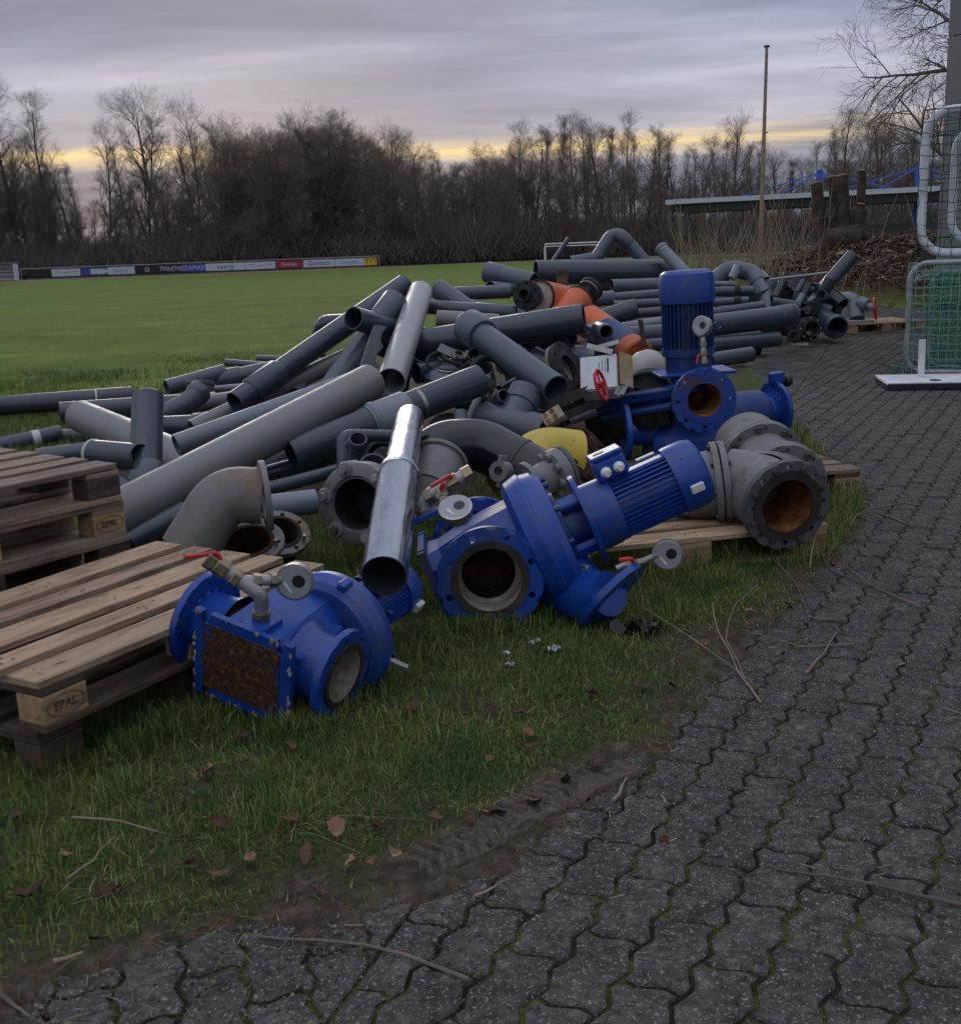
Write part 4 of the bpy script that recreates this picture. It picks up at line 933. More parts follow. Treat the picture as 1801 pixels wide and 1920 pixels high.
def pallet(label, corner, ang, z, wood_top='wood_new', wood_low='wood_grey', block='wood_block', mark='EPAL', tilt=(0, 0), name='wooden_pallet', group=None):
    M = Matrix.Translation((corner[0], corner[1], z)) @ RZ(ang) @ Matrix.Rotation(tilt[0], 4, 'X') @ Matrix.Rotation(tilt[1], 4, 'Y')
    t = thing(name, label, 'pallet', M, group)
    wy = [.128, .098, .128, .098, .128]; gap = (.8 - sum(wy)) / 4; y = 0; nails = MB()
    for w_ in wy:
        board(t, 'deck_plank', 1.2, w_, .022, (.6 + random.gauss(0, .004), y + w_ / 2, .133 + random.uniform(0, .0015)), wood_top)
        for xc in (.0725, .6, 1.1275):
            for k in range(4): nails.lathe([(0, .0012), (.0042, .0008), (.0046, 0)], T(xc + random.uniform(-.045, .045), y + w_ * (.22 + .18 * k) + random.gauss(0, .006), .1455), 6)
        y += w_ + gap
    nails.build('nail_heads', MATS['nail'], t, smooth=False)['kind'] = 'stuff'
    for xc in (.0725, .6, 1.1275): board(t, 'stringer', .145, .8, .022, (xc, .4, .111), wood_low)
    for xc in (.0725, .6, 1.1275):
        for yc, bw in ((.05, .1), (.4, .145), (.75, .1)):
            b = board(t, 'block', .145, bw, .078, (xc, yc, .061), block)
            if mark and yc == .05 and xc != .6: stamp(b, mark if xc < 1 or mark != 'EPAL' else 'EPAL', frame((0, -bw / 2 - .0004, 0), (0, -1, 0), (1, 0, 0)), .034)
            if mark == 'EJ' and xc > 1 and yc == .05: stamp(b, 'EJ', frame((.0729, 0, 0), (1, 0, 0), (0, 1, 0)), .030)
    for yc, bw in ((.05, .1), (.4, .145), (.75, .1)): board(t, 'bottom_board', 1.2, bw, .022, (.6, yc, .011), wood_low)
    return t
d1 = Vector((math.cos(1.0477), math.sin(1.0477), 0)); c2 = Vector((-.5422, 3.7343, 0)); c1 = c2 - d1 * 1.2
pallet('top pallet of the near stack, pale planks beside the small blue pump', (c1.x, c1.y), 1.0477, .1425, 'wood_new', 'wood_dark', 'wood_block')
pallet('dark bottom pallet under the near stack, sunk in the grass', (c1.x - .035, c1.y + .03), 1.062, -.004, 'wood_dark', 'wood_dark', 'wood_dark', None)
kc = onz(221, 868, .578); da = 1.0477 - .10; dv = Vector((math.cos(da), math.sin(da), 0))
for i, (lab, wt, wl, wb, jx, jy, ja) in enumerate([('bottom pallet of the rear stack hidden behind the near deck', 'wood_dark', 'wood_dark', 'wood_dark', .03, 0, .02), ('third pallet from the top of the rear stack, edge just above the near deck', 'wood_grey', 'wood_dark', 'wood_dark', .035, -.02, -.015),
        ('second pallet from the top of the rear stack', 'wood_grey', 'wood_grey', 'wood_block', .012, 0, .008), ('topmost pallet of the rear stack at the left edge', 'wood_grey', 'wood_grey', 'wood_dark', 0, 0, 0)]):
    cc = kc - dv * (1.2 - jx); pallet(lab, (cc.x + jy, cc.y + jy), da + ja, .144 * i + .002, wt, wl, wb, 'EPAL' if i > 1 else None)
db = Vector((math.cos(.2545), math.sin(.2545), 0)); cb = Vector((1.4537, 4.5652, 0)) - db * 1.2
pallet('pale pallet under the grey flanged casting', (cb.x, cb.y), .2545, .004, 'wood_new', 'wood_new', 'wood_block')
ec = onz(1611, 930); de = Vector((math.cos(.22), math.sin(.22), 0)); ce = ec - de * 1.2
pallet('weathered pallet under the upright blue pump', (ce.x, ce.y), .22, .003, 'wood_grey', 'wood_dark', 'wood_block', 'EJ')
fc = onz(1590, 628); pallet('small pallet at the far end carrying the light grey bend', (fc.x, fc.y), .25, 0.0, 'wood_new', 'wood_grey', 'wood_block', None)

# ------------------------------------------------------------------ pumps
AX = lambda o: frame(o, (1, 0, 0), (0, 0, 1))          # local X as axis
AXN = lambda o: frame(o, (-1, 0, 0), (0, 0, 1))
def csec(w_, h_, ch, z, oy=0): 
    a_, b_ = w_ / 2, h_ / 2
    return [(-a_ + ch, -b_ + oy, z), (a_ - ch, -b_ + oy, z), (a_, -b_ + ch + oy, z), (a_, b_ - ch + oy, z), (a_ - ch, b_ + oy, z), (-a_ + ch, b_ + oy, z), (-a_, b_ - ch + oy, z), (-a_, -b_ + ch + oy, z)]
def gauge(parent, pos, face, up, r, stem_to=None, mats=('steel', 'dial_face')):
    M = frame(pos, face, up); h = r * .85
    g = MB().lathe([(0, 0), (r * .9, 0), (r * .97, h * .1), (r * .97, h * .8), (r * 1.06, h * .82), (r * 1.06, h * .97), (r * .93, h)], M, 32).build('pressure_gauge', MATS[mats[0]], parent)
    MB().lathe([(r * .93, h), (0, h * .985)], M, 32).build('dial', MATS['gauge_glass'], g)
    MB().lathe([(0, h * 1.012), (r * .36, h * 1.012), (r * .36, h * .99)], M @ T(r * .1, -r * .25, 0), 20).build('dial_spot', MATS['black_plastic'], g)
    MB().box(r * .7, r * .14, r * .02, M @ T(-r * .35, r * .30, h * .99) @ RZ(.7)).build('pointer', MATS['dial_face'], g, smooth=False)
    if stem_to is not None:
        p = Vector(pos) + Vector(face).normalized() * h * .45; MB().sweep([p, Vector(stem_to)], r * .22, 10).build('gauge_stem', MATS['brass'], g)
    return g
def motor(parent, z0, r, L, cl, mat='blue_paint', nf=44, cowl_mat='blue_paint', skip=None, M=None):
    M = M or Matrix(); X_ = M @ T(0, 0, z0)
    b = MB().lathe([(0, 0), (r * 1.02, 0), (r * 1.02, L * .14), (r * .84, L * .15), (r * .84, L), (0, L)], X_, 40).build('motor_body', MATS[mat], parent)
    f = MB()
    for k in range(nf):
        an = 2 * math.pi * k / nf
        if skip and skip[0] < (an % (2 * math.pi)) < skip[1]: continue
        f.box(r * .20, r * .035, L * .84, X_ @ RZ(an) @ T(r * .90, 0, L * .15))
    f.build('cooling_fins', MATS[mat], b, smooth=False)['kind'] = 'stuff'
    MB().lathe([(r * .80, L * .97), (r * 1.06, L * .97), (r * 1.08, L + cl * .05), (r * 1.07, L + cl * .68), (r * 1.0, L + cl * .9), (r * .85, L + cl), (0, L + cl * 1.02)], X_, 40).build('fan_cowl', MATS[cowl_mat], parent, 30)
    bl = MB()
    for k in range(6): an = k * math.pi / 3 + .3; bl.lathe([(0, .004), (r * .035, .004), (r * .04, 0)], X_ @ RZ(an) @ frame((r * 1.075, 0, L + cl * .35), (1, 0, 0)), 6)
    bl.build('cowl_screws', MATS['steel_dark'], b)['kind'] = 'stuff'; return b
def nozzle(parent, sgn, x0, z, rn, xn, ro, ri, t, k=8, y=0.0, bore='rust_dark', fm='blue_paint', gask=True, depth=.2, raised=.003):
    A = AX if sgn > 0 else AXN
    n = MB().lathe([(rn * 1.25, 0), (rn * 1.05, (xn - x0) * .35), (rn, xn - x0)], A((sgn * x0, y, z)), 32).build('nozzle', MATS['blue_paint'], parent)
    fl = MB().flange(ro, ri, t, ro * .83, ro * .068, k, A((sgn * xn, y, z)), 0).build('flange', MATS[fm], parent)
    MB().lathe([(ri * .995, t + .001), (ri * .995, -depth * .30), (ri * .86, -depth * .36)], A((sgn * xn, y, z)), 36).build('bore_ring', MATS[bore], fl)
    MB().lathe([(ri * .862, -depth * .36), (ri * .86, -depth), (0, -depth)], A((sgn * xn, y, z)), 36).build('bore', MATS['rust_orange' if bore == 'rust_orange' else 'rust_dark'], fl)
    if gask: MB().lathe([(ri, t + .0005), (ri, t + .006), (ro * .73, t + .006), (ro * .73, t + .0005)], A((sgn * xn, y, z)), 40).build('gasket', MATS['gasket'], fl)
    return fl
def slotted(W, H, s, dpt_):
    a_, b_ = W / 2, H / 2
    def cor(sx, sy): return [(sx * (a_ - .055), sy * b_), (sx * (a_ - .055), sy * (b_ - dpt_)), (sx * (a_ - .055 + s), sy * (b_ - dpt_)), (sx * (a_ - .055 + s), sy * b_), (sx * a_, sy * b_)]
    c1_ = cor(-1, -1)[::-1]; c2_ = cor(1, -1); c3_ = cor(1, 1)[::-1]; c4_ = cor(-1, 1)
    return c1_ + c2_ + c3_ + c4_
def volute(parent, z0, R_, th, mat='blue_paint', rin=.1, M=None):
    return MB().lathe([(rin, z0), (R_ * .86, z0), (R_ * .96, z0 + th * .14), (R_, z0 + th * .40), (R_ * 1.01, z0 + th * .45), (R_ * 1.01, z0 + th * .52), (R_ * .985, z0 + th * .55), (R_ * .96, z0 + th * .82), (R_ * .88, z0 + th), (R_ * .62, z0 + th * 1.04), (R_ * .5, z0 + th * .9), (rin, z0 + th * .9)], M, 56).build('volute_casing', MATS[mat], parent, 28)
def ball_valve(parent, pts, r, lever, mat='zinc'):
    v_ = MB().sweep(fillet(pts, r * 2.2, 5), r, 14).build('valve_pipe', MATS[mat], parent); P = [Vector(p) for p in pts]
    for a_, b_, s_ in lever['nuts']: pa, pb = P[a_], P[a_ + 1]; q = pa.lerp(pb, b_); ax = (pb - pa).normalized(); MB().lathe([(0, -s_), (r * 1.3, -s_), (r * 1.36, -s_ * .7), (r * 1.36, s_ * .7), (r * 1.3, s_), (0, s_)], frame(q, ax), 6).build('hex_nut', MATS['brass'], v_, smooth=False)
    if 'arm' in lever:
        A_ = [Vector(p) for p in lever['arm']]; MB().sweep(fillet(A_, .012, 4), lever.get('w', .009), 8).build('lever', MATS['red_paint'], parent)
    return v_
UP = Vector((0, 0, 1))

# --- small pump lying in front of the near pallets
M1 = frame((-.698, 3.011, .183), (.477, .871, .114), (.866, -.444, -.227)); OF = T(.07, .03, 0)
t = thing('blue_pump', 'small blue pump lying on its side, rusty square base plate towards the camera', 'pump', M1)
oy = -.012
MB().prism(slotted(.341, .277, .027, .042), .020, None).build('base_plate', MATS['blue_paint'], t, smooth=False)
MB().box(.275, .215, .003, T(-.005, 0, -.0035), .001).build('rusted_face', MATS['plate_face'], t, smooth=False)
sc = MB()
for k in range(34):
    s_ = random.choice((-1, 1)); e = random.random() - .5
    px_, py_ = (s_ * .168, e * .26) if k % 2 else (e * .32, s_ * .135)
    sc.lathe([(0, .004), (.007, .002), (.008, 0)], T(px_ + random.gauss(0, .002), py_ + random.gauss(0, .002), -.0015) @ Matrix.Diagonal((random.uniform(.3, 1), random.uniform(.6, 1.6), -1, 1)), 6)
sc.build('sealant_crumbs', MATS['inner_scale'], t)['kind'] = 'stuff'
MB().loft([csec(.295, .235, .03, .019), csec(.275, .220, .045, .05), csec(.275, .230, .05, .17, -.004), csec(.27, .235, .055, .33, -.004)]).build('casing', MATS['blue_paint'], t, smooth=False)
bore_cut(LAST[0], MB().cyl((-.01, 0, .155), (.4, 0, .155), .0825, n=36))
MB().box(.06, .035, .22, T(.130, -.055, .06), .006).build('casing_rib', MATS['blue_paint'], t, smooth=False)
nozzle(t, 1, .11, .155, .098, .225, .136, .083, .022, 8, .0, 'inner_scale', depth=.17)
nozzle(t, -1, .11, .125, .090, .225, .150, .083, .022, 8, -.02, gask=False)
volute(t, .300, .205, .115, M=OF); 
bolt_parts(t, .185, 8, .010, .014, OF @ T(0, 0, .418), .2, 'blue_dull', 'casing_bolt')
MB().box(.03, .03, .05, OF @ RZ(-1.35) @ T(.205, 0, .31), .005).build('lug', MATS['blue_paint'], t, smooth=False)
MB().lathe([(0, .40), (.12, .40), (.12, .425), (.08, .43), (.08, .47), (.115, .475), (.115, .49), (0, .49)], OF, 36).build('lantern', MATS['blue_paint'], t)
motor(t, .49, .086, .20, .075, nf=36, M=OF)
MB().box(.02, .035, .045, OF @ RZ(.4) @ T(.098, 0, .71), .004).build('white_tag', MATS['white_plastic'], t, smooth=False)
MB().cyl((.25, .08, .41), (.31, .09, .42), .012, n=6).build('drain_plug', MATS['zinc'], t)
# pipework on top
MB().prism([(-.045, -.045), (.035, -.05), (.06, -.01), (.04, .045), (-.045, .04), (-.06, 0)], .018, frame((.0, -.112, .085), (0, -1, 0), (0, 0, 1)), .003).build('pipe_boss', MATS['blue_paint'], t, smooth=False)
ball_valve(t, [(.0, -.125, .085), (.0, -.205, .085), (-.055, -.245, .055), (-.135, -.30, .02)], .021, dict(nuts=[(0, .22, .012), (2, .15, .012), (2, .62, .02), (2, .96, .014)], arm=[(-.105, -.305, .03), (-.115, -.325, .03), (-.185, -.31, -.03)], w=.006))
ball_valve(t, [(-.055, -.245, .055), (-.01, -.235, .12), (.01, -.232, .15)], .016, dict(nuts=[(0, .6, .012), (1, .5, .01)]))
gauge(t, (.035, -.225, .20), (.42, -.18, -.9), (0, -1, 0), .052, (.005, -.232, .15))

# --- large pump on its side in the middle
F2 = at(919, 1087, 3.93); M2d = Vector((.925, .06, .37)).normalized(); N2 = Vector((.03, -.99, .05)); N2 = (N2 - M2d * N2.dot(M2d)).normalized()
zn, xn = .20, .215
o2 = F2 - M2d * zn - N2 * (xn + .022)
M2 = frame(o2, M2d, N2)
t = thing('blue_pump', 'large blue pump lying with wide black-lined flange facing the camera and motor pointing up right', 'pump', M2)
MB().prism(slotted(.40, .36, .03, .05), .024).build('base_plate', MATS['blue_rust'], t, smooth=False)
MB().loft([csec(.34, .30, .05, .022), csec(.32, .30, .07, .07), csec(.33, .33, .07, .20, -.01), csec(.33, .34, .08, .37, -.015)]).build('casing', MATS['blue_paint'], t, smooth=False)
bore_cut(LAST[0], MB().cyl((-.08, 0, zn), (.4, 0, zn), .1125, n=36))
nozzle(t, 1, .13, zn, .135, xn, .190, .113, .026, 8, 0, 'inner_scale', depth=.26)
nozzle(t, -1, .13, zn, .125, .23, .190, .11, .026, 8, -.03, gask=False)
volute(t, .355, .262, .15)
bolt_parts(t, .205, 10, .012, .018, T(0, 0, .508), 0, 'blue_dull', 'casing_bolt')
MB().lathe([(0, .505), (.15, .505), (.15, .525), (.10, .53), (.09, .60), (0, .60)], None, 32).build('lantern', MATS['blue_dull'], t)
for k in range(4): MB().box(.03, .05, .095, RZ(k * math.pi / 2 + .6) @ T(.125, 0, .51), .006).build('lantern_rib', MATS['blue_paint'], t, smooth=False)
MB().lathe([(.08, .60), (.175, .60), (.178, .605), (.178, .618), (.13, .622), (.128, .70), (.08, .70)], None, 40).build('motor_flange', MATS['blue_paint'], t)
motor(t, .69, .122, .27, .115, nf=40, skip=(R(258), R(290)))
MB().box(.075, .035, .24, RZ(R(-90)) @ T(.095, 0, .72) @ RZ(R(90)), .004).build('nameplate_rib', MATS['blue_paint'], t, smooth=False)
MB().box(.032, .004, .07, T(0, -.131, .86)).build('nameplate', MATS['sticker'], t, smooth=False)
tb = MB().box(.115, .085, .12, T(.01, -.155, .70), .012).build('terminal_box', MATS['blue_paint'], t, smooth=False)
MB().box(.12, .018, .125, T(.01, -.205, .6975), .006).build('box_lid', MATS['blue_paint'], tb, smooth=False)
for q in (.735, .785): MB().lathe([(.019, 0), (.021, .014), (.016, .024), (.012, .03), (.011, .045), (0, .045)], AX((.067, -.15, q)), 16).build('cable_gland', MATS['white_plastic'], tb)
MB().box(.004, .02, .04, T(.01, -.2155, .72) @ RZ(1.57)).build('yellow_sticker', MATS['yellow_paint'], tb, smooth=False)
MB().box(.012, .035, .05, RZ(R(12)) @ T(.133, 0, .985), .004).build('white_tag', MATS['white_plastic'], t, smooth=False)
MB().cyl((.13, .11, .50), (.16, .13, .535), .014, n=6).build('drain_plug', MATS['zinc'], t)
# discharge nozzle down to the right with its oval flange
D0 = Vector((.05, .17, .44)); fp = M2.inverted() @ at(1140, 1112, 3.92); fn = ((fp - D0).normalized() * .50 + (M2.to_3x3().inverted() @ Vector((.50, -.02, -.86))).normalized() * .75).normalized()
MB().sweep(fillet([D0, D0.lerp(fp, .6) + Vector((.0, .03, -.02)), fp + fn * .004], .1, 6), [.130] + [.098] * 7 + [.080], 28).build('discharge_nozzle', MATS['blue_paint'], t)
MB().flange(.150, .07, .024, .122, .012, 6, frame(fp, fn)).build('discharge_flange', MATS['blue_paint'], t)
# fittings on top
pi_ = lambda x, y, d: M2.inverted() @ at(x, y, d)
MB().prism([(-.045, -.045), (.045, -.045), (.06, 0), (.045, .045), (-.045, .045), (-.06, 0)], .02, frame(pi_(797, 972, 3.93), (0, -1, 0), (0, 0, 1)), .003).build('pipe_boss', MATS['blue_paint'], t, smooth=False)
ball_valve(t, [pi_(797, 975, 3.93), pi_(793, 938, 3.93), pi_(830, 915, 3.90), pi_(880, 887, 3.90)], .024, dict(nuts=[(0, .3, .014), (1, .35, .014), (2, .35, .022), (2, .93, .018)], arm=[pi_(843, 905, 3.89), pi_(848, 888, 3.87), pi_(808, 912, 3.84)], w=.007))
ball_valve(t, [pi_(826, 917, 3.89), pi_(832, 938, 3.84), pi_(842, 950, 3.80)], .018, dict(nuts=[(0, .7, .014), (1, .5, .01)], arm=[pi_(826, 917, 3.86), pi_(832, 905, 3.84)], w=.008))
gauge(t, pi_(857, 968, 3.80), M2.to_3x3().inverted() @ Vector((-.12, -.55, .85)), M2.to_3x3().inverted() @ Vector((0, 1, .6)), .055, pi_(842, 950, 3.80))
gp = pi_(1170, 1060, 3.92); ball_valve(t, [gp - Vector((.0, .0, .03)), gp, pi_(1205, 1053, 3.9), pi_(1228, 1042, 3.88)], .012, dict(nuts=[(1, .3, .012), (1, .8, .012)], arm=[pi_(1187, 1055, 3.88), pi_(1184, 1047, 3.87), pi_(1160, 1050, 3.87)], w=.008))
gauge(t, pi_(1250, 1035, 3.91), M2.to_3x3().inverted() @ Vector((-.12, -.95, .0)), M2.to_3x3().inverted() @ Vector((0, 0, 1)), .052, pi_(1228, 1042, 3.88))

# --- tall pump standing upright behind
D3 = 6.15; c3 = at(1298, 735, D3 + .12); F3 = at(1326, 735, D3 - .22); N3 = Vector((F3.x - c3.x, F3.y - c3.y, 0)).normalized()
M3 = frame((c3.x, c3.y, 0), (-.035, .0, 1), N3); z3 = c3.z; xq = (Vector((F3.x, F3.y, 0)) - Vector((c3.x, c3.y, 0))).length
t = thing('blue_pump', 'tall blue pump standing upright on a pallet with ribbed motor on top', 'pump', M3)
MB().loft([csec(.44, .50, .05, .15), csec(.42, .48, .06, .26), csec(.34, .40, .08, .40), csec(.30, .34, .08, z3 + .02)]).build('casing', MATS['blue_paint'], t, smooth=False)
bore_cut(LAST[0], MB().cyl((-.12, 0, z3), (.5, 0, z3), .0895, n=36))
nozzle(t, 1, .10, z3, .115, xq - .022, .172, .090, .026, 8, 0, 'rust_orange', 'blue_rust', False, .3)
MB().lathe([(.09, .022), (.09, .030), (.125, .030), (.127, .024)], AX((xq - .022, 0, z3)), 40).build('raised_face', MATS['blue_rust'], t)
# side nozzle pointing left
MB().lathe([(.11, 0), (.09, .10), (.085, .24)], frame((.04, -.12, .32), (0, -1, 0)), 28).build('suction_nozzle', MATS['blue_paint'], t)
MB().flange(.155, .08, .026, .125, .012, 8, frame((.04, -.36, .32), (0, -1, 0))).build('suction_flange', MATS['blue_paint'], t)
MB().lathe([(0, z3 + .02), (.155, z3 + .02), (.155, z3 + .05), (.10, z3 + .06), (.10, z3 + .10), (0, z3 + .10)], None, 36).build('lantern', MATS['blue_dull'], t)
MB().box(.30, .42, .018, T(.0, .02, z3 + .105), .004).build('motor_foot', MATS['blue_paint'], t, smooth=False)
MB().lathe([(0, z3 + .12), (.128, z3 + .12), (.128, z3 + .22), (0, z3 + .22)], None, 36).build('motor_skirt', MATS['blue_dull'], t)
motor(t, z3 + .21, .142, .295, .165, 'blue_dull', 34)
MB().lathe([(.016, -.004), (.024, -.004), (.024, .004), (.016, .004)], frame((.02, .165, z3 + .36), (1, 0, 0)), 16, True).build('lifting_eye', MATS['blue_dull'], t)
q3 = lambda x, y, d: M3.inverted() @ at(x, y, d)
ball_valve(t, [q3(1320, 680, D3 - .2), q3(1318, 655, D3 - .2), q3(1317, 632, D3 - .2)], .014, dict(nuts=[(0, .1, .014), (0, .7, .016), (1, .4, .014)], arm=[q3(1313, 665, D3 - .22), q3(1308, 668, D3 - .22), q3(1306, 682, D3 - .22)], w=.007))
gauge(t, q3(1322, 612, D3 - .19), M3.to_3x3().inverted() @ Vector((-.72, -.66, .12)), M3.to_3x3().inverted() @ UP, .052, q3(1317, 632, D3 - .2))

# --- fourth pump half hidden to the right of it
c4 = at(1395, 770, 6.9); M4 = frame((c4.x, c4.y, .16), (.93, .36, .06), (0, 0, 1))
t = thing('blue_pump', 'blue pump lying behind the upright one, only its end and flange showing', 'pump', M4)
MB().lathe([(0, -.18), (.10, -.17), (.13, -.10), (.14, .0), (.13, .12), (.10, .15), (0, .15)], T(.12, 0, 0), 32).build('volute_casing', MATS['blue_dull'], t)
MB().flange(.17, .09, .026, .14, .012, 8, T(.12, 0, .22)).build('flange', MATS['blue_paint'], t)
MB().lathe([(.10, .14), (.10, .22)], T(.12, 0, 0), 28).build('nozzle', MATS['blue_paint'], t)
MB().lathe([(0, 0), (.04, .01), (.045, .03), (0, .05)], frame((.15, -.16, .05), (0, -1, 0)), 16).build('plug', MATS['blue_dull'], t)
MB().box(.07, .05, .10, T(.31, 0, .2), .008).build('bracket', MATS['blue_paint'], t, smooth=False)
MB().lathe([(0, 0), (.012, 0), (.012, .05), (.035, .055), (.04, .08), (.03, .10), (0, .10)], T(.28, .0, .25), 14).build('black_knob', MATS['black_plastic'], t)
p = at(1455, 775, 6.75); MB().lathe([(0, .005), (.075, .005), (.085, .16), (.092, .162), (.092, .172), (.082, .172), (.073, .012), (0, .012)], T(p.x, p.y, .0), 28).build('white_bucket', MATS['white_plastic'], None)
tag(bpy.data.objects['white_bucket'], 'white plastic bucket behind the blue flange', 'bucket')

# --- blue-black switch cabinet lying between heap and pump
cA = at(1112, 780, 6.75); cB = at(1258, 762, 6.35); ax = (cB - cA); L = ax.length
t = thing('control_cabinet', 'long dark blue steel channel and cabinet lying beside the upright pump', 'cabinet', frame(cA, ax, (0, 0, 1)))
MB().loft([[(.02, -.16, 0), (.10, -.16, 0), (.10, .10, 0), (.02, .10, 0)], [(.02, -.16, L), (.10, -.16, L), (.10, .10, L), (.02, .10, L)]]).build('upper_channel', MATS['blue_dull'], t, smooth=False)
MB().loft([[(-.16, -.20, .05), (-.01, -.20, .05), (.02, .10, .05), (-.16, .10, .05)], [(-.16, -.20, L), (-.01, -.20, L), (.02, .10, L), (-.16, .10, L)]]).build('cabinet_body', MATS['black_plastic'], t, smooth=False)
MB().sweep([(.10, -.17, .0), (.105, -.17, L)], .012, 6).build('edge_rail', MATS['pvc_light'], t); MB().sweep([(.0, -.21, .03), (.0, -.21, L)], .015, 6).build('lower_rail', MATS['pvc_light'], t)  # rails coloured pale to paint highlights along the cabinet edges
I5 = frame(cA, ax, (0, 0, 1)).inverted()
for k, (x0, y0, d0, x1, y1, d1_, wd, hh) in enumerate([(1112, 757, 6.45, 1262, 733, 6.05, .10, .05), (1135, 782, 6.35, 1262, 760, 6.0, .08, .03), (1148, 800, 6.3, 1255, 780, 6.05, .05, .10)]):
    A, B = at(x0, y0, d0), at(x1, y1, d1_); MB().box(wd, hh, (B - A).length, I5 @ frame(A, B - A, (0, 1, 0)), .006).build('channel_rail', MATS['blue_dull'] if k < 2 else MATS['black_plastic'], t, smooth=False)
cr = MB(); n = 7
for k in range(n): cr.add([(-.02, -.20 + k * .035, .0), (.06, -.19 + k * .035, -.02 - .02 * (k % 2)), (.05, -.17 + k * .035, -.05), (-.20, -.18 + k * .035, -.03 + .03 * (k % 2)), (-.22, -.20 + k * .035, .02)], [(0, 1, 2, 3, 4)])
cr.build('crumpled_film', MATS['black_film'], t, smooth=False)

# ------------------------------------------------------------------ grey flanged casting on the pale pallet
F4 = at(1469, 944, 4.60); A1 = at(1427, 864, 5.30); A2 = at(1466, 908, 5.02)
t = thing('flanged_casting', 'heavy grey flanged pipe casting with open rusty mouth on the pale pallet', 'pipe casting', frame((F4.x, F4.y, .15), UP))
I4 = frame((F4.x, F4.y, .15), UP).inverted(); L4 = lambda p: I4 @ p
nF = Vector((.22, -.955, -.10)).normalized()
fA = frame(L4(F4), nF)
f0 = MB().flange(.190, .125, .030, .160, .013, 8, fA).build('mouth_flange', MATS['grey_dark'], t)
bolt_parts(f0, .160, 8, .013, .012, fA @ T(0, 0, .030), .39, mat='steel_dark')
MB().lathe([(.112, .031), (.112, .036), (.150, .036), (.150, .0305)], fA, 40).build('gasket', MATS['gasket'], f0)
MB().lathe([(.115, .034), (.112, -.01), (.118, -.12), (.125, -.32), (0, -.34)], fA, 40).build('bore', MATS['rust_orange'], f0)
# front body and branch to the left
c_ = L4(F4) - nF * .20; fl = L4(at(1362, 905, 4.86)); nL = Vector((-.96, .10, -.10)).normalized()
MB().sweep(fillet([L4(F4) - nF * .0, c_ + Vector((-.02, .02, 0)), fl + nL * .0], .15, 8), [.145] + [.155] * 9 + [.150], 32, cap=False).build('elbow', MATS['grey_paint'], t)
for k, (o_, m) in enumerate(((.0, 'grey_paint'), (.034, 'grey_rust'))):
    g = MB().flange(.185, .13, .026, .162, .011, 8, frame(fl + nL * o_, nL)).build('joint_flange', MATS[m], t)
    bolt_parts(g, .162, 8, .013, .011, frame(fl + nL * (o_ + (.026 if k else -.011)), nL if k else nL), mat='steel_dark')
dl = fl + nL * .06
MB().sweep([dl, dl + nL * .06, dl + nL * .12 + Vector((0, .02, 0)), dl + nL * .18 + Vector((0, .06, 0)), dl + nL * .21 + Vector((0, .12, 0))], [.150, .145, .132, .115, .10], 32).build('tail_bend', MATS['grey_paint'], t)
# rear run
aa = (L4(A2) - L4(A1)).normalized()
for k, (p, m) in enumerate(((L4(A1), 'grey_rust'), (L4(A2), 'grey_paint'))):
    for o_ in (-.030, .0):
        g = MB().flange(.195, .13, .026, .17, .012, 8, frame(p + aa * o_, aa)).build('joint_flange', MATS[m if o_ < 0 else 'grey_paint'], t)
    bolt_parts(g, .17, 8, .017, .016, frame(p + aa * .026, aa), .2, mat='steel_dark')
MB().sweep([L4(A1) - aa * .24, L4(A1) - aa * .03], .165, 32).build('rusty_spool', MATS['grey_rust'], t)
MB().sweep([L4(A1), L4(A2)], [.150, .145], 32).build('spool', MATS['grey_paint'], t)
MB().sweep([L4(A2), c_ + Vector((.0, .05, 0)), c_], [.145, .158, .156], 32, cap=False).build('spool', MATS['grey_paint'], t)
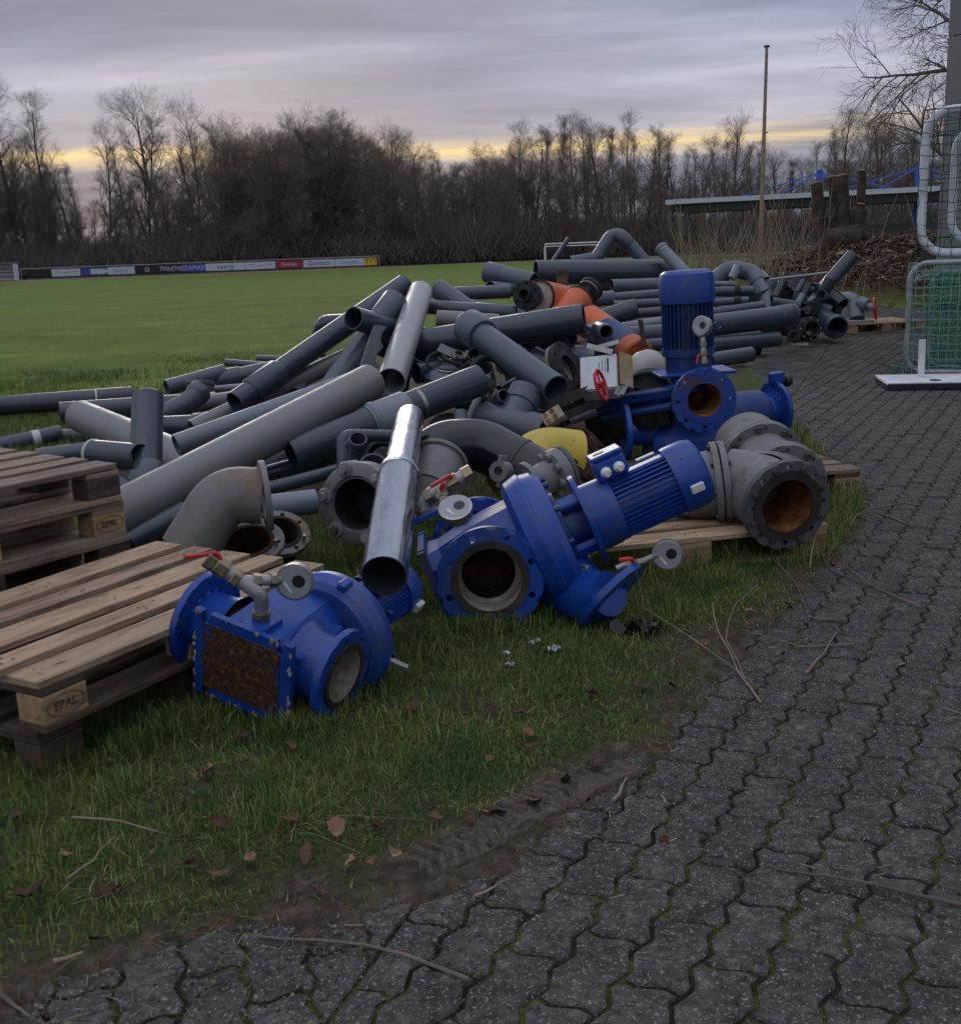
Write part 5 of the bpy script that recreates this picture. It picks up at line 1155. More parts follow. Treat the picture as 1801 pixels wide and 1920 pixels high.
# ------------------------------------------------------------------ pipes of the heap
GP = 'scrap pipes heaped beside the path'
def pipe(label, pts, dpx, mat='pvc_mid', sock=(), fil=None, wall=.055, name='plastic_pipe', cat='pipe', n=26, taper=None, closed=False):
    P = [at(*p) for p in pts]; r = dpx * pts[0][2] / FPX / 2
    base = Vector(((P[0].x + P[-1].x) / 2, (P[0].y + P[-1].y) / 2, min(p.z for p in P) - r))
    Mx = frame(base, P[-1] - P[0]); inv = Mx.inverted(); Q = [inv @ p for p in P]
    path = fillet(Q, r * (fil or 2.4), 7) if len(Q) > 2 else [Q[0], Q[1]]
    m = MB()
    if len(path) == 2: m.tube(path[0], path[1], r, r * (1 - wall * 2), n)
    else: m.sweep(path, r, n, r * (1 - wall * 2))
    if not sock:
        o = m.build(name, MATS[mat], None, 40); o.matrix_world = Mx; return tag(o, label, cat, GP)
    t = thing(name, label, cat, Mx, GP); m.build('pipe_barrel', MATS[mat], t, 40)
    cum = [0]
    for a_, b_ in zip(path, path[1:]): cum.append(cum[-1] + (b_ - a_).length)
    def pos(f):
        s_ = f * cum[-1]
        for i in range(len(path) - 1):
            if s_ <= cum[i + 1] + 1e-9 or i == len(path) - 2: k = (s_ - cum[i]) / (cum[i + 1] - cum[i]); return path[i].lerp(path[i + 1], k)
    for s_ in sock:
        f0, f1, k = s_[:3]; mt = s_[3] if len(s_) > 3 else mat; nm = s_[4] if len(s_) > 4 else 'socket'
        p0, p1 = pos(f0), pos(f1)
        if f0 < 0: p0 = path[0] + (path[0] - path[1]).normalized() * (-f0) * cum[-1]
        if f1 > 1: p1 = path[-1] + (path[-1] - path[-2]).normalized() * (f1 - 1) * cum[-1]
        L = (p1 - p0).length; ro = r * k; c = min(L * .25, ro * .16)
        MB().lathe([(r * 1.002, 0), (ro - c * .6, 0), (ro, c), (ro, L - c), (ro - c * .6, L), (r * 1.002, L)], frame(p0, p1 - p0), n, True).build(nm, MATS[mt], t, 40)
    return t
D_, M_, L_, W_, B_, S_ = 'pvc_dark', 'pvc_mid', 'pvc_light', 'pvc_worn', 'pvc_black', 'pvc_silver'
pipe('long grey pipe lying on the grass at the far left', [(-90, 768, 9.75), (248, 742, 10.2)], 37, D_, [(.79, .80, 1.01, 'tape', 'tape')])
pipe('grey pipe with open end behind the crossing thick pipe at left', [(112, 772, 9.2), (405, 752, 9.6)], 36, M_)
pipe('thick worn pipe slanting down behind the upright pipe at left', [(150, 780, 8.0), (385, 878, 6.9)], 60, W_)
pipe('upright grey pipe with socket standing among the left pipes', [(277, 742, 6.0), (272, 925, 5.75)], 58, M_, [(.72, 1.0, 1.13)])
pipe('taped pipe end just above the rear pallets', [(-30, 842, 8.0), (115, 812, 8.25)], 31, D_, [(.62, .72, 1.03, 'tape', 'tape')])
pipe('short pipe behind the taped pipe end', [(112, 817, 8.5), (200, 815, 8.6)], 24, M_)
pipe('flattened pipe end between the taped pipe and the rear pallets', [(70, 858, 7.5), (215, 838, 7.5)], 34, M_)
pipe('dark coupling with cream seal ring above the rear pallets', [(172, 850, 5.9), (262, 858, 5.75)], 52, D_, [(.0, .06, 1.06, 'cream_enamel', 'seal_ring')], cat='coupling', name='pipe_coupling')
pipe('grey angled elbow left of the long pipes', [(312, 775, 9.0), (352, 757, 9.0), (378, 730, 9.1)], 40, M_, [(.75, 1, 1.12)], cat='elbow', name='pipe_elbow')
pipe('grey coupling with rounded collar beside the upright pipe', [(308, 802, 8.0), (384, 799, 7.9)], 44, D_, [(.72, .98, 1.12)], cat='coupling', name='pipe_coupling')
pipe('half-round open pipe end under the collar coupling', [(330, 838, 7.5), (352, 850, 7.3)], 40, W_)
pipe('upright ring-shaped pipe stub at the back left', [(375, 738, 10.2), (376, 714, 10.2)], 50, M_, [(.6, 1.0, 1.06)], cat='pipe stub', name='pipe_stub')
pipe('slanting pipe ending behind the ring-shaped stub', [(312, 727, 10.7), (420, 697, 11.0)], 30, M_)
pipe('grey pipe with wide coupling and open end at the back left', [(405, 714, 11.0), (516, 691, 11.0)], 32, M_, [(.05, .42, 1.16)])
pipe('thin pipe on the grass behind the coupling', [(423, 680, 12.6), (560, 690, 12.4)], 14, D_)
pipe('thinnest pipe with orange strap at the back of the left heap', [(480, 671, 13.2), (566, 674, 13.2)], 11, M_, [(.72, .86, 1.15, 'orange_paint', 'strap')])
pipe('pale pipe with joint lying under the angled elbow', [(375, 757, 9.4), (470, 744, 9.2)], 30, L_, [(.0, .2, 1.06)])
pipe('small pale pipe behind the pale jointed one', [(388, 731, 10.4), (470, 724, 10.4)], 13, L_)
pipe('long dark pipe with socket rising to the top of the heap', [(440, 755, 6.9), (758, 533, 7.9)], 44, D_, [(.08, .24, 1.17)])
pipe('dark pipe under the open-ended one at the top of the heap', [(596, 765, 6.9), (742, 560, 7.4)], 50, M_, [(.74, 1.0, 1.04)])
pipe('open-ended dark pipe pointing left at the top of the heap', [(662, 596, 6.9), (800, 636, 7.65)], 44, D_)
pipe('thin dark elbow pipe standing at the back of the heap', [(597, 668, 8.3), (597, 604, 8.3), (668, 601, 8.0)], 27, D_, [(.36, .62, 1.06)], fil=2.0, cat='elbow', name='elbow_pipe')
pipe('silver grey pipe leaning down with its open end towards the camera', [(733, 716, 6.25), (788, 548, 7.7)], 56, S_, wall=.04, n=36)
pipe('long weathered pipe running down to the rear pallets', [(205, 972, 4.75), (694, 716, 6.15)], 88, W_, n=36)
pipe('second long pale pipe just behind the weathered one', [(330, 835, 6.35), (700, 702, 6.9)], 42, L_)
pipe('worn beige pipe third in the row of long pipes', [(360, 805, 6.9), (652, 668, 7.5)], 36, W_)
pipe('thin pale pipe between the long left pipes', [(375, 783, 7.2), (505, 753, 7.3)], 17, L_)
pipe('short worn pipe under the dark pipe at the centre back', [(592, 690, 7.7), (668, 660, 7.9)], 22, W_)
pipe('dark pipe with pale collar and perforated strap at the centre', [(545, 853, 5.55), (900, 712, 6.0)], 64, D_, [(.40, .60, 1.17, L_, 'collar'), (.41, .44, 1.24, L_, 'collar_rim'), (.655, .672, 1.03, 'steel', 'perforated_strap')], n=34)
pipe('dark pipe behind the large socket with open right end', [(760, 650, 7.1), (1095, 597, 6.85)], 55, D_, n=32)
pipe('grey pipe with big socket sloping down to its open end at centre', [(880, 612, 6.65), (1042, 730, 5.95)], 50, M_, [(-.02, .17, 1.34)], n=34)
pipe('thin elbow pipe bent over in front of the dark collared pipe', [(644, 892, 5.2), (641, 816, 5.25), (742, 818, 5.35)], 24, D_, [(.30, .56, 1.08)], fil=1.6, cat='elbow', name='elbow_pipe')
pipe('small clamp pipe with open mouth beside the thin elbow pipe', [(671, 822, 5.05), (668, 872, 5.2)], 33, M_, [(.0, .2, 1.12)], cat='pipe stub', name='pipe_stub')
pipe('open grey saddle piece behind the bolted ring', [(700, 868, 5.0), (698, 905, 5.1)], 48, M_, [(.0, .3, 1.15)], cat='pipe stub', name='pipe_stub')
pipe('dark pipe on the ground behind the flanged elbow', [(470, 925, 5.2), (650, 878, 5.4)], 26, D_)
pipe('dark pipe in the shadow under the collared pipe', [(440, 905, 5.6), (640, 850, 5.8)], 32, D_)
pipe('pale bluish pipe on the ground between elbow and bolted ring', [(470, 955, 4.85), (592, 940, 4.95)], 48, L_)
pipe('dark pipe under the long weathered pipe by the pallets', [(240, 1018, 4.75), (350, 962, 4.9)], 52, D_)
pipe('short pipe lying under the upright pipe', [(196, 900, 5.6), (260, 940, 5.5)], 50, D_)
# back and right part
pipe('largest dark pipe lying across the top of the far heap', [(1004, 511, 10.2), (1268, 508, 10.4)], 46, D_, n=34)
pipe('bent pipe with elbow standing up highest on the heap', [(1070, 492, 11.6), (1118, 484, 11.6), (1153, 428, 11.6), (1208, 490, 11.6)], 24, M_, [(.60, .78, 1.10)], fil=1.5, cat='elbow', name='elbow_pipe')
pipe('thin rod sticking up left of the raised elbow', [(1030, 500, 11.2), (1066, 446, 11.2)], 9, D_)
pipe('pale pipe with collar leaning at the right of the largest pipe', [(1238, 464, 10.2), (1306, 535, 9.9)], 23, L_, [(.0, .06, 1.15), (.1, .13, 1.1)])
pipe('grey pipe end with coupling left of the orange pumps', [(912, 510, 9.3), (1000, 530, 9.1)], 37, M_, [(.0, .35, 1.08)])
pipe('open dark pipe end below the grey coupling', [(918, 540, 8.9), (985, 545, 9.2)], 26, D_)
pipe('grey pipe running to the silver pipe from behind', [(850, 551, 8.6), (955, 546, 8.7)], 26, M_)
pipe('grey pipe with tapered end below the left orange pump', [(790, 574, 7.8), (968, 588, 7.7)], 27, D_, [(.56, 1.0, 1.12)])
pipe('worn brown-grey pipe in front of the tapered one', [(818, 598, 7.4), (935, 606, 7.4)], 34, W_)
pipe('slanting grey pipe right of the silver pipe top', [(818, 540, 8.2), (882, 584, 8.1)], 38, M_)
pipe('pipe stub behind the slanting grey pipe', [(840, 566, 8.4), (900, 575, 8.4)], 18, L_)
pipe('open grey pipe below the largest dark pipe', [(1146, 537, 9.7), (1250, 533, 9.8)], 26, M_)
pipe('thin straight pipe with wide cap beside the orange pump', [(1105, 562, 9.2), (1262, 549, 9.4)], 19, M_, [(.0, .28, 1.5)])
pipe('grey pipe with slant-cut open end right of the orange pumps', [(1090, 612, 8.4), (1192, 578, 8.4)], 38, D_)
pipe('pipe behind the slant-cut one', [(1150, 572, 9.0), (1262, 566, 9.0)], 17, M_)
pipe('thin pipe crossing behind the blue motor', [(1185, 588, 8.7), (1262, 582, 8.7)], 18, D_)
pipe('upper of two pale pipes left of the blue motor', [(1165, 614, 8.2), (1262, 600, 8.2)], 20, L_)
pipe('open rust-stained pipe left of the blue motor', [(1176, 628, 7.7), (1266, 622, 7.8)], 32, M_)
pipe('lower dark pipe behind the blue motor', [(1190, 650, 7.6), (1290, 640, 7.8)], 26, D_)
pipe('topmost thin pipe right of the blue motor', [(1330, 531, 14.6), (1378, 532, 14.6)], 9, L_)
pipe('clamped pipe right of the blue motor', [(1325, 547, 14.2), (1412, 545, 14.2)], 18, D_, [(.58, .7, 1.25, 'rubber', 'clamp')])
pipe('thin pipe with black clamp under the clamped one', [(1330, 567, 13.8), (1402, 563, 13.8)], 14, M_, [(.62, .8, 1.35, 'rubber', 'clamp')])
pipe('middle dark pipe right of the blue motor', [(1325, 588, 13.6), (1432, 573, 13.6)], 19, D_)
pipe('thick pipe with coupled end right of the blue motor', [(1320, 612, 12.7), (1490, 590, 13.0)], 42, D_, [(.80, .98, 1.05)], n=32)
pipe('lower dark pipe along the path edge', [(1322, 648, 12.6), (1458, 635, 12.9)], 30, D_)
pipe('lowest short pipe lying on the paving edge', [(1330, 676, 11.7), (1408, 664, 11.9)], 29, D_)
pipe('large curved pipe bend at the far right of the heap', [(1335, 530, 15.0), (1368, 503, 15.0), (1412, 512, 14.9), (1432, 548, 14.6), (1448, 592, 14.3)], 32, M_, [(.52, .58, 1.16)], fil=1.3, cat='elbow', name='elbow_pipe')
pipe('split piece of shell lying on the large curved bend', [(1372, 522, 14.6), (1384, 498, 14.6)], 16, L_)
pipe('long open pipe sticking up over the chippings', [(1522, 566, 15.0), (1599, 478, 15.0)], 27, D_, [(.0, .2, 1.2)], n=30)
pipe('dark elbow at the foot of the sticking-up pipe', [(1470, 574, 14.8), (1518, 572, 14.9), (1545, 540, 15.0)], 27, B_, [(.0, .08, 1.2), (.14, .2, 1.2)], cat='elbow', name='pipe_elbow')
pipe('dark slanting pipe below the foot elbow', [(1478, 556, 14.6), (1560, 604, 14.8)], 32, D_, [(.3, .5, 1.07)])
pipe('small open pipe end at the far right behind the bend', [(1438, 526, 14.6), (1425, 512, 15.2)], 16, W_)
pipe('thin pale rod lying over the far fittings', [(1442, 524, 14.4), (1551, 511, 14.4)], 5, S_)
pipe('dark upright fitting behind the far pipes', [(1452, 560, 14.3), (1468, 528, 14.4)], 19, B_)
pipe('bent dark fitting left of the sticking-up pipe', [(1492, 550, 14.6), (1505, 528, 14.7)], 15, D_)
pipe('pale flat stub over the dark slanting pipe', [(1492, 573, 14.2), (1505, 552, 14.2)], 12, L_)
pipe('small stub between the far pipes', [(1505, 556, 14.5), (1516, 532, 14.5)], 13, D_)
pipe('grey pipe under the curved bend', [(1446, 566, 14.2), (1498, 575, 14.2)], 20, D_)
pipe('large coupling with open mouth beside the far pallet', [(1540, 598, 14.6), (1569, 614, 14.1)], 40, D_, [(.72, 1.0, 1.09)], cat='coupling', name='pipe_coupling', n=32)
# fillers in the middle of the heap
pipe('grey stub under the silver pipe', [(790, 660, 7.0), (760, 690, 7.2)], 44, M_)
pipe('small grey stub with open mouth below the big socket', [(888, 663, 6.5), (912, 690, 6.7)], 26, D_)
pipe('short pipe stub with collar under the open-ended pipe', [(945, 742, 5.9), (910, 768, 6.1)], 25, D_, [(.0, .25, 1.14)], cat='pipe stub', name='pipe_stub')
pipe('open half of a pipe behind the black bend', [(862, 772, 5.75), (866, 818, 5.7)], 27, M_)
pipe('pale flat pipe leaning behind the black bend', [(872, 800, 5.9), (895, 748, 6.2)], 16, L_)
pipe('thin grey pipe right of the pipe stub with collar', [(935, 728, 6.3), (975, 706, 6.5)], 11, D_)
pipe('small pipe stub behind the grey tee', [(1002, 742, 6.2), (985, 772, 6.3)], 22, M_)
pipe('pipe with dark open mouth under the dark pipe at centre', [(1072, 632, 7.0), (1000, 640, 7.2)], 34, D_, [(.0, .22, 1.15)])
pipe('small grey elbow standing on the blue-banded orange pump', [(1112, 642, 6.9), (1122, 614, 6.8), (1136, 622, 6.6)], 25, M_, [(.72, 1.0, 1.12), (.1, .2, 1.12)], fil=1.1, cat='elbow', name='pipe_elbow')
pipe('rounded grey pipe behind the white carton', [(1060, 660, 7.1), (1110, 672, 7.1)], 36, L_)
pipe('grey pipe leading from the tee towards the cabinet', [(1068, 790, 6.4), (1118, 772, 6.4)], 15, L_)
pipe('dark pipe below the white carton', [(1000, 668, 7.0), (1040, 690, 6.9)], 40, D_)
pipe('small dark mouth beside the dark pipe end', [(1098, 622, 7.0), (1120, 610, 7.3)], 22, D_)
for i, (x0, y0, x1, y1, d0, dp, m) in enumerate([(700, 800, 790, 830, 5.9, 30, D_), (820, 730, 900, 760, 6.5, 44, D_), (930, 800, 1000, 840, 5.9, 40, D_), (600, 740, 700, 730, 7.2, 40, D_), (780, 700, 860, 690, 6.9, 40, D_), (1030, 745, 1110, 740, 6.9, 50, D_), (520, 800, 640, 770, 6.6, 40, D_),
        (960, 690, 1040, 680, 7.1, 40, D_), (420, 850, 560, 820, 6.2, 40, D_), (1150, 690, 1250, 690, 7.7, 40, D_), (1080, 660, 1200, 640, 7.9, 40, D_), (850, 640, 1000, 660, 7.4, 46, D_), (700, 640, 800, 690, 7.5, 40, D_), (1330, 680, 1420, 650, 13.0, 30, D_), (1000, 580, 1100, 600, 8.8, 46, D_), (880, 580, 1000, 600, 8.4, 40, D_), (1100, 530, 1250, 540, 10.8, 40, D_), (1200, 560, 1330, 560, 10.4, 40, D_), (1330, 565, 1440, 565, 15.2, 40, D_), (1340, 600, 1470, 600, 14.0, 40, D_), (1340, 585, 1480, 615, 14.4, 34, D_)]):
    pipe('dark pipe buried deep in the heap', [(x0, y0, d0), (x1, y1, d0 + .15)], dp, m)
q = random.Random(77)
def base_d(y): return 7.9 if y < 620 else (7.9 + (6.9 - 7.9) * (y - 620) / 120 if y < 740 else max(5.7, 6.9 - (y - 740) / 120 * 1.0))
def fitting(px, py, d, lab, grp, sz):
    p = at(px, py, d); ax = Vector((q.gauss(0, 1), q.gauss(-.3, .8), q.gauss(.3, .6))).normalized(); M = frame(p, ax); r = q.uniform(.035, .085) * sz; k = q.random(); mt = MATS[q.choice([D_, D_, D_, M_, B_, 'grey_dark', 'rubber', M_])]
    m = MB()
    if k < .4: m.lathe([(r * .82, -r * 1.4), (r, -r * 1.4), (r, 0), (r * 1.15, r * .1), (r * 1.15, r * 1.1), (r * .95, r * 1.1), (r * .82, r * .6)], None, 22, True)
    elif k < .7: m.sweep(fillet([(0, 0, -r * 2.2), (0, 0, 0), (r * 2.4 * math.cos(k * 20), r * 2.4 * math.sin(k * 20), r * .9)], r * 1.6, 6), r, 18, r * .86)
    elif k < .88: m.flange(r * 1.6, r * .9, r * .32, r * 1.28, r * .13, 8)
    else: m.lathe([(r * .7, -r), (r * .95, -r), (r * .95, -r * .4), (r * 1.5, -r * .38), (r * 1.5, -r * .1), (r * .95, -r * .08), (r * .95, r), (r * .7, r)], None, 20, True)
    o = m.build('pipe_fitting', mt, None, 40); o.matrix_world = M; tag(o, lab, 'fitting', grp)
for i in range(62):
    px = q.uniform(540, 1140); py = q.uniform(640 if px > 760 else 720, 890 - max(0, px - 700) * .22); fitting(px, py, base_d(py) + q.uniform(.05, .35), 'dark filler fitting added in the gaps between the heaped pipes', 'filler fittings added in the heap', 1.0)  # random filler fittings, added to blacken the gaps in the heap
for i in range(26): px = q.uniform(1420, 1560); fitting(px, q.uniform(540, 612), 14.5 + q.uniform(0, .6), 'dark pipe fitting in the far tangle beyond the blue motor', 'fittings in the far tangle', 1.7)
# ------------------------------------------------------------------ shiny sleeve pipe in front
b0, b1, b2 = at(720, 1080, 3.52), at(747, 893, 4.10), at(768, 784, 5.05)
Mx = frame(b0, b2 - b0); iv = Mx.inverted(); t = thing('sleeve_pipe', 'shiny metallic pipe with sleeve leaning towards the camera', 'pipe', Mx)
MB().tube(iv @ b0, iv @ b1, .0750, .0690, 44).build('outer_sleeve', MATS['chrome_pipe'], t)
MB().lathe([(.075, -.02), (.079, -.015), (.079, .015), (.073, .02)], frame(iv @ b1, iv @ b2 - iv @ b1), 44).build('sleeve_lip', MATS['chrome_pipe'], t)
MB().tube(iv @ b1 - Vector((0, 0, .05)), iv @ b2, .0640, .058, 44).build('inner_pipe', MATS['chrome_pipe'], t)

# ------------------------------------------------------------------ fittings
def at_thing(name, label, cat, p): return thing(name, label, cat, frame(p, UP))
# flanged elbow by the pallets
p = at(492, 930, 4.45); t = at_thing('flanged_elbow', 'large light grey rust-spotted elbow with upright flange behind the near pallet', 'elbow', Vector((p.x, p.y, 0))); o_ = Vector((p.x, p.y, 0))
P = [at(492, 930, 4.45) - o_, at(400, 925, 4.42) - o_, at(352, 1035, 4.4) - o_]
MB().sweep(fillet([P[0], P[0].lerp(P[1], .8) , P[2]], .24, 9), .112, 36, .104).build('elbow_body', MATS['grey_rust'], t)
nf = Vector((.96, .28, .04)).normalized()
f = MB().flange(.142, .095, .022, .120, .009, 8, frame(P[0], nf)).build('flange', MATS['grey_rust'], t)
# two loose flange rings
for x, y, d_, r, nz, lab in ((467, 1019, 4.5, .142, (.05, -.42, .9), 'loose flange ring with dark rusty throat lying nearest the pallet planks'), (524, 1001, 4.72, .128, (.25, -.5, .83), 'loose rusty flange ring leaning behind the nearest one')):
    p = at(x, y, d_); M = frame(p, nz); t = thing('flange_ring', lab, 'flange', M)
    MB().flange(r, r * .60, .022, r * .83, .010, 8, T(0, 0, -.011)).build('ring', MATS['grey_rust'], t)
    MB().lathe([(r * .60, .0115), (r * .60, .016), (r * .72, .016), (r * .73, .0115)], None, 32).build('raised_face', MATS['rust_dark'], t)
    MB().lathe([(r * .60, .012), (r * .585, -.02), (r * .585, -.12), (r * .64, -.12), (r * .64, -.012)], None, 32).build('stub', MATS['rust_dark'], t)
    MB().cyl((r * .80, -.03, 0), (r * .80, -.03, .045), .008, n=8).build('stud', MATS['steel'], t)
# bolted ring (valve end) left of the shiny pipe
p = at(668, 945, 4.62); nv = Vector((-.35, -.90, .12)).normalized(); M = frame(p, nv, UP); t = thing('bolted_valve_ring', 'grey cast valve end with four bolts round a dark opening', 'valve', M)
MB().lathe([(.105, -.10), (.165, -.10), (.172, -.09), (.172, -.01), (.160, .0), (.118, .004), (.112, -.008), (.105, -.008)], None, 44, True).build('valve_body', MATS['grey_paint'], t)
for k in range(6):
    an = R(20 + 60 * k); lug = MB().lathe([(0, .012), (.030, .010), (.036, .0), (.036, -.09), (0, -.09)], RZ(an) @ T(.148, 0, 0), 18).build('bolt_lug', MATS['grey_paint'], t)
    MB().lathe([(0, .022), (.017, .022), (.019, .018), (.019, 0)], RZ(an) @ T(.148, 0, .010), 6).build('bolt', MATS['steel_dark' if k == 2 else 'zinc'], lug, smooth=False)
MB().lathe([(.104, .0), (.10, -.10), (.10, -.20), (0, -.21)], None, 36).build('bore', MATS['rubber'], t)
# grey open mouth piece right of the shiny pipe
pipe('grey cast mouth piece with rough rim behind the pump valve', [(826, 862, 4.85), (800, 925, 4.7)], 96, 'grey_paint', [(-.0, .10, 1.12, 'grey_rust', 'rim')], name='cast_mouth', cat='pipe casting', n=32)
# glossy black bend
P = [at(778, 930, 5.05), at(815, 838, 5.15), at(900, 832, 5.2), at(1010, 892, 5.1)]; o_ = Vector((P[0].x, P[0].y, 0)); t = at_thing('black_bend', 'glossy black wide pipe bend behind the large pump', 'elbow', o_)
MB().sweep(fillet([p - o_ for p in P], .14, 7), .122, 36, .112).build('bend_body', MATS['pvc_black'], t)
ends = (P[3] - P[2]).normalized(); MB().lathe([(.121, 0), (.126, .004), (.126, .02), (.121, .024)], frame(P[2].lerp(P[3], .6) - o_, ends), 36).build('weld_bead', MATS['pvc_black'], t)
# tee
c0, c1_, c2_, br = at(908, 783, 6.0), at(1022, 812, 5.75), at(958, 792, 5.9), at(985, 738, 6.0); o_ = Vector((c0.x, c0.y, 0)); t = at_thing('pipe_tee', 'large grey plastic tee piece at the centre of the heap', 'tee', o_)
MB().tube(c0 - o_, c1_ - o_, .088, .079, 34).build('tee_run', MATS['pvc_mid'], t); MB().tube(c2_ - o_, br - o_, .088, .080, 34).build('tee_branch', MATS['pvc_mid'], t)
ax = (c1_ - c0).normalized()
MB().tube(c1_ - o_ - ax * .10, c1_ - o_ + ax * .02, .096, .086, 34).build('socket', MATS['pvc_mid'], t); ab = (br - c2_).normalized(); MB().tube(br - o_ - ab * .09, br - o_ + ab * .01, .096, .086, 34).build('socket', MATS['pvc_mid'], t)
# yellow bend with rusty flange
P = [at(1082, 856, 5.45), at(1018, 848, 5.4), at(952, 905, 5.2)]; o_ = Vector((P[0].x, P[0].y, 0)); t = at_thing('yellow_bend', 'yellow pipe bend with dark rusty flange behind the large pump', 'elbow', o_)
MB().sweep(fillet([p - o_ for p in P], .16, 8), .128, 36, .118).build('bend_body', MATS['yellow_paint'], t)
nf = Vector((.62, -.45, .52)).normalized(); MB().flange(.168, .06, .026, .14, .012, 8, frame(P[0] + Vector((.03, 0, .0)) - o_, nf)).build('flange', MATS['rust_dark'], t)
bolt_parts(t, .14, 8, .016, .014, frame(P[0] + Vector((.03, 0, 0)) + nf * .026 - o_, nf), mat='rust_dark'); MB().lathe([(0, .02), (.12, .02)], frame(P[0] + Vector((.03, 0, 0)) - o_, nf), 30).build('blank_plate', MATS['rust_dark'], t)
# grey gate valve body in front of it
p = at(1052, 884, 4.85); nv = Vector((.80, .42, .22)).normalized(); M = frame(p, nv, UP); t = thing('gate_valve', 'light grey gate valve with lugs between the yellow bend and the large pump', 'valve', M @ Matrix.Scale(.9, 4))
MB().lathe([(.06, -.20), (.115, -.20), (.115, -.175), (.075, -.165), (.082, -.06), (.118, -.05), (.122, -.02), (.122, .0), (.06, .0)], None, 36, True).build('valve_body', MATS['grey_paint'], t)
for k in range(8):
    an = R(45 * k + 10); MB().lathe([(0, .02), (.020, .018), (.022, 0), (.022, -.05), (0, -.05)], RZ(an) @ T(.098, 0, -.055) @ Matrix.Rotation(R(180), 4, 'X'), 10).build('bolt_lug', MATS['grey_paint'], t)
MB().flange(.125, .055, .02, .1, .009, 8, T(0, 0, .004)).build('counter_flange', MATS['grey_dark'], t)
p = at(940, 884, 4.8); t = thing('pipe_clamp', 'small grey cast clamp beside the blue volute', 'clamp', frame(p, (-.5, -.8, .2), UP)); MB().lathe([(.022, -.03), (.045, -.03), (.045, .03), (.022, .03)], None, 18, True).build('clamp_ring', MATS['grey_paint'], t)
for s_ in (-1, 1): MB().box(.03, .02, .05, T(s_ * .055, 0, -.025), .004).build('clamp_ear', MATS['grey_paint'], t, smooth=False)
# grey flange with black collar behind the sloping pipe
p = at(1060, 695, 6.45); nv = Vector((.80, -.42, .42)).normalized(); M = frame(p, nv, UP); t = thing('flanged_bend', 'grey bend with black-ringed flange beside the white carton', 'elbow', M)
MB().flange(.165, .085, .020, .14, .011, 8, T(0, 0, -.03)).build('flange', MATS['grey_rust'], t); MB().flange(.17, .085, .030, .145, .011, 8, T(0, 0, .0)).build('black_collar', MATS['rubber'], t)
MB().sweep([(0, 0, -.03), (-.02, .0, -.10), (-.08, .02, -.17), (-.16, .03, -.20)], [.095, .098, .095, .09], 28).build('bend_body', MATS['inner_scale'], t)
# carton
p = at(1122, 698, 6.15); M = frame(p, (-.25, -.80, .55), (.90, -.30, .15)); t = thing('carton', 'open white carton with printed side lying tilted in the heap', 'box', M)
MB().box(.20, .20, .01, T(0, 0, -.005)).build('front_panel', MATS['card_white'], t, smooth=False)
MB().box(.01, .20, .12, T(-.10, 0, -.13)).build('side_panel', MATS['red_paint'], t, smooth=False); MB().box(.20, .01, .12, T(0, -.1, -.13)).build('bottom_panel', MATS['card_white'], t, smooth=False)
MB().box(.09, .20, .008, T(.145, .01, -.03) @ Matrix.Rotation(R(50), 4, 'Y')).build('flap', MATS['cardboard'], t, smooth=False); MB().box(.20, .01, .12, T(0, .1, -.13)).build('top_panel', MATS['cardboard'], t, smooth=False)
MB().box(.012, .19, .12, T(.10, 0, -.13)).build('inner_panel', MATS['cardboard'], t, smooth=False)
for k in range(4): MB().box(.003 if k else .009, .085 - .012 * k, .0012, T(.052 - .016 * k, .035, .0055)).build('print_line', MATS['print_black'], t, smooth=False)
def handwheel(parent, M, r, name='handwheel'):
    h = MB().sweep([M @ Vector((r * math.cos(2 * math.pi * k / 32), r * math.sin(2 * math.pi * k / 32), 0)) for k in range(33)], r * .11, 10).build(name, MATS['red_paint'], parent)
    for k in range(5): MB().sweep([M @ Vector((0, 0, 0)), M @ Vector((r * math.cos(k * 1.2566), r * math.sin(k * 1.2566), 0))], r * .075, 8).build('spoke', MATS['red_paint'], h)
    MB().lathe([(0, -r * .15), (r * .2, -r * .15), (r * .2, r * .15), (0, r * .15)], M, 16).build('hub', MATS['red_paint'], h); return h
p = at(1126, 722, 5.72); t = thing('handwheel', 'red handwheel in front of the white carton', 'handwheel', frame(p, (.90, -.36, .30), UP)); handwheel(t, Matrix(), .078, 'rim')
# white hydrant-like valve
p = at(1212, 702, 6.6); M = frame(p, (.12, -.42, .9), (1, 0, 0)); t = thing('cream_valve', 'cream white domed valve body left of the upright pump', 'valve', M)
MB().lathe([(.125, -.02), (.150, -.02), (.150, .0), (.130, .01), (.122, .05), (.10, .10), (.06, .135), (0, .145)], None, 36).build('dome', MATS['cream_enamel'], t); MB().lathe([(.13, -.035), (.154, -.035), (.154, -.02), (.13, -.02)], None, 36, True).build('rubber_seal', MATS['rubber'], t)
MB().lathe([(.11, -.16), (.16, -.16), (.16, -.145), (.125, -.135), (.125, -.05), (.152, -.045), (.152, -.036), (.11, -.036)], None, 36, True).build('valve_body', MATS['cream_enamel'], t)
for k in range(8): MB().box(.035, .035, .10, RZ(k * math.pi / 4) @ T(.137, 0, -.145), .005).build('bolt_rib', MATS['cream_enamel'], t, smooth=False)
p2 = at(1210, 745, 6.5); pipe('dark open pipe mouth under the cream valve', [(1212, 742, 6.35), (1222, 725, 6.7)], 92, 'rubber', name='pipe_mouth', cat='pipe', n=32)
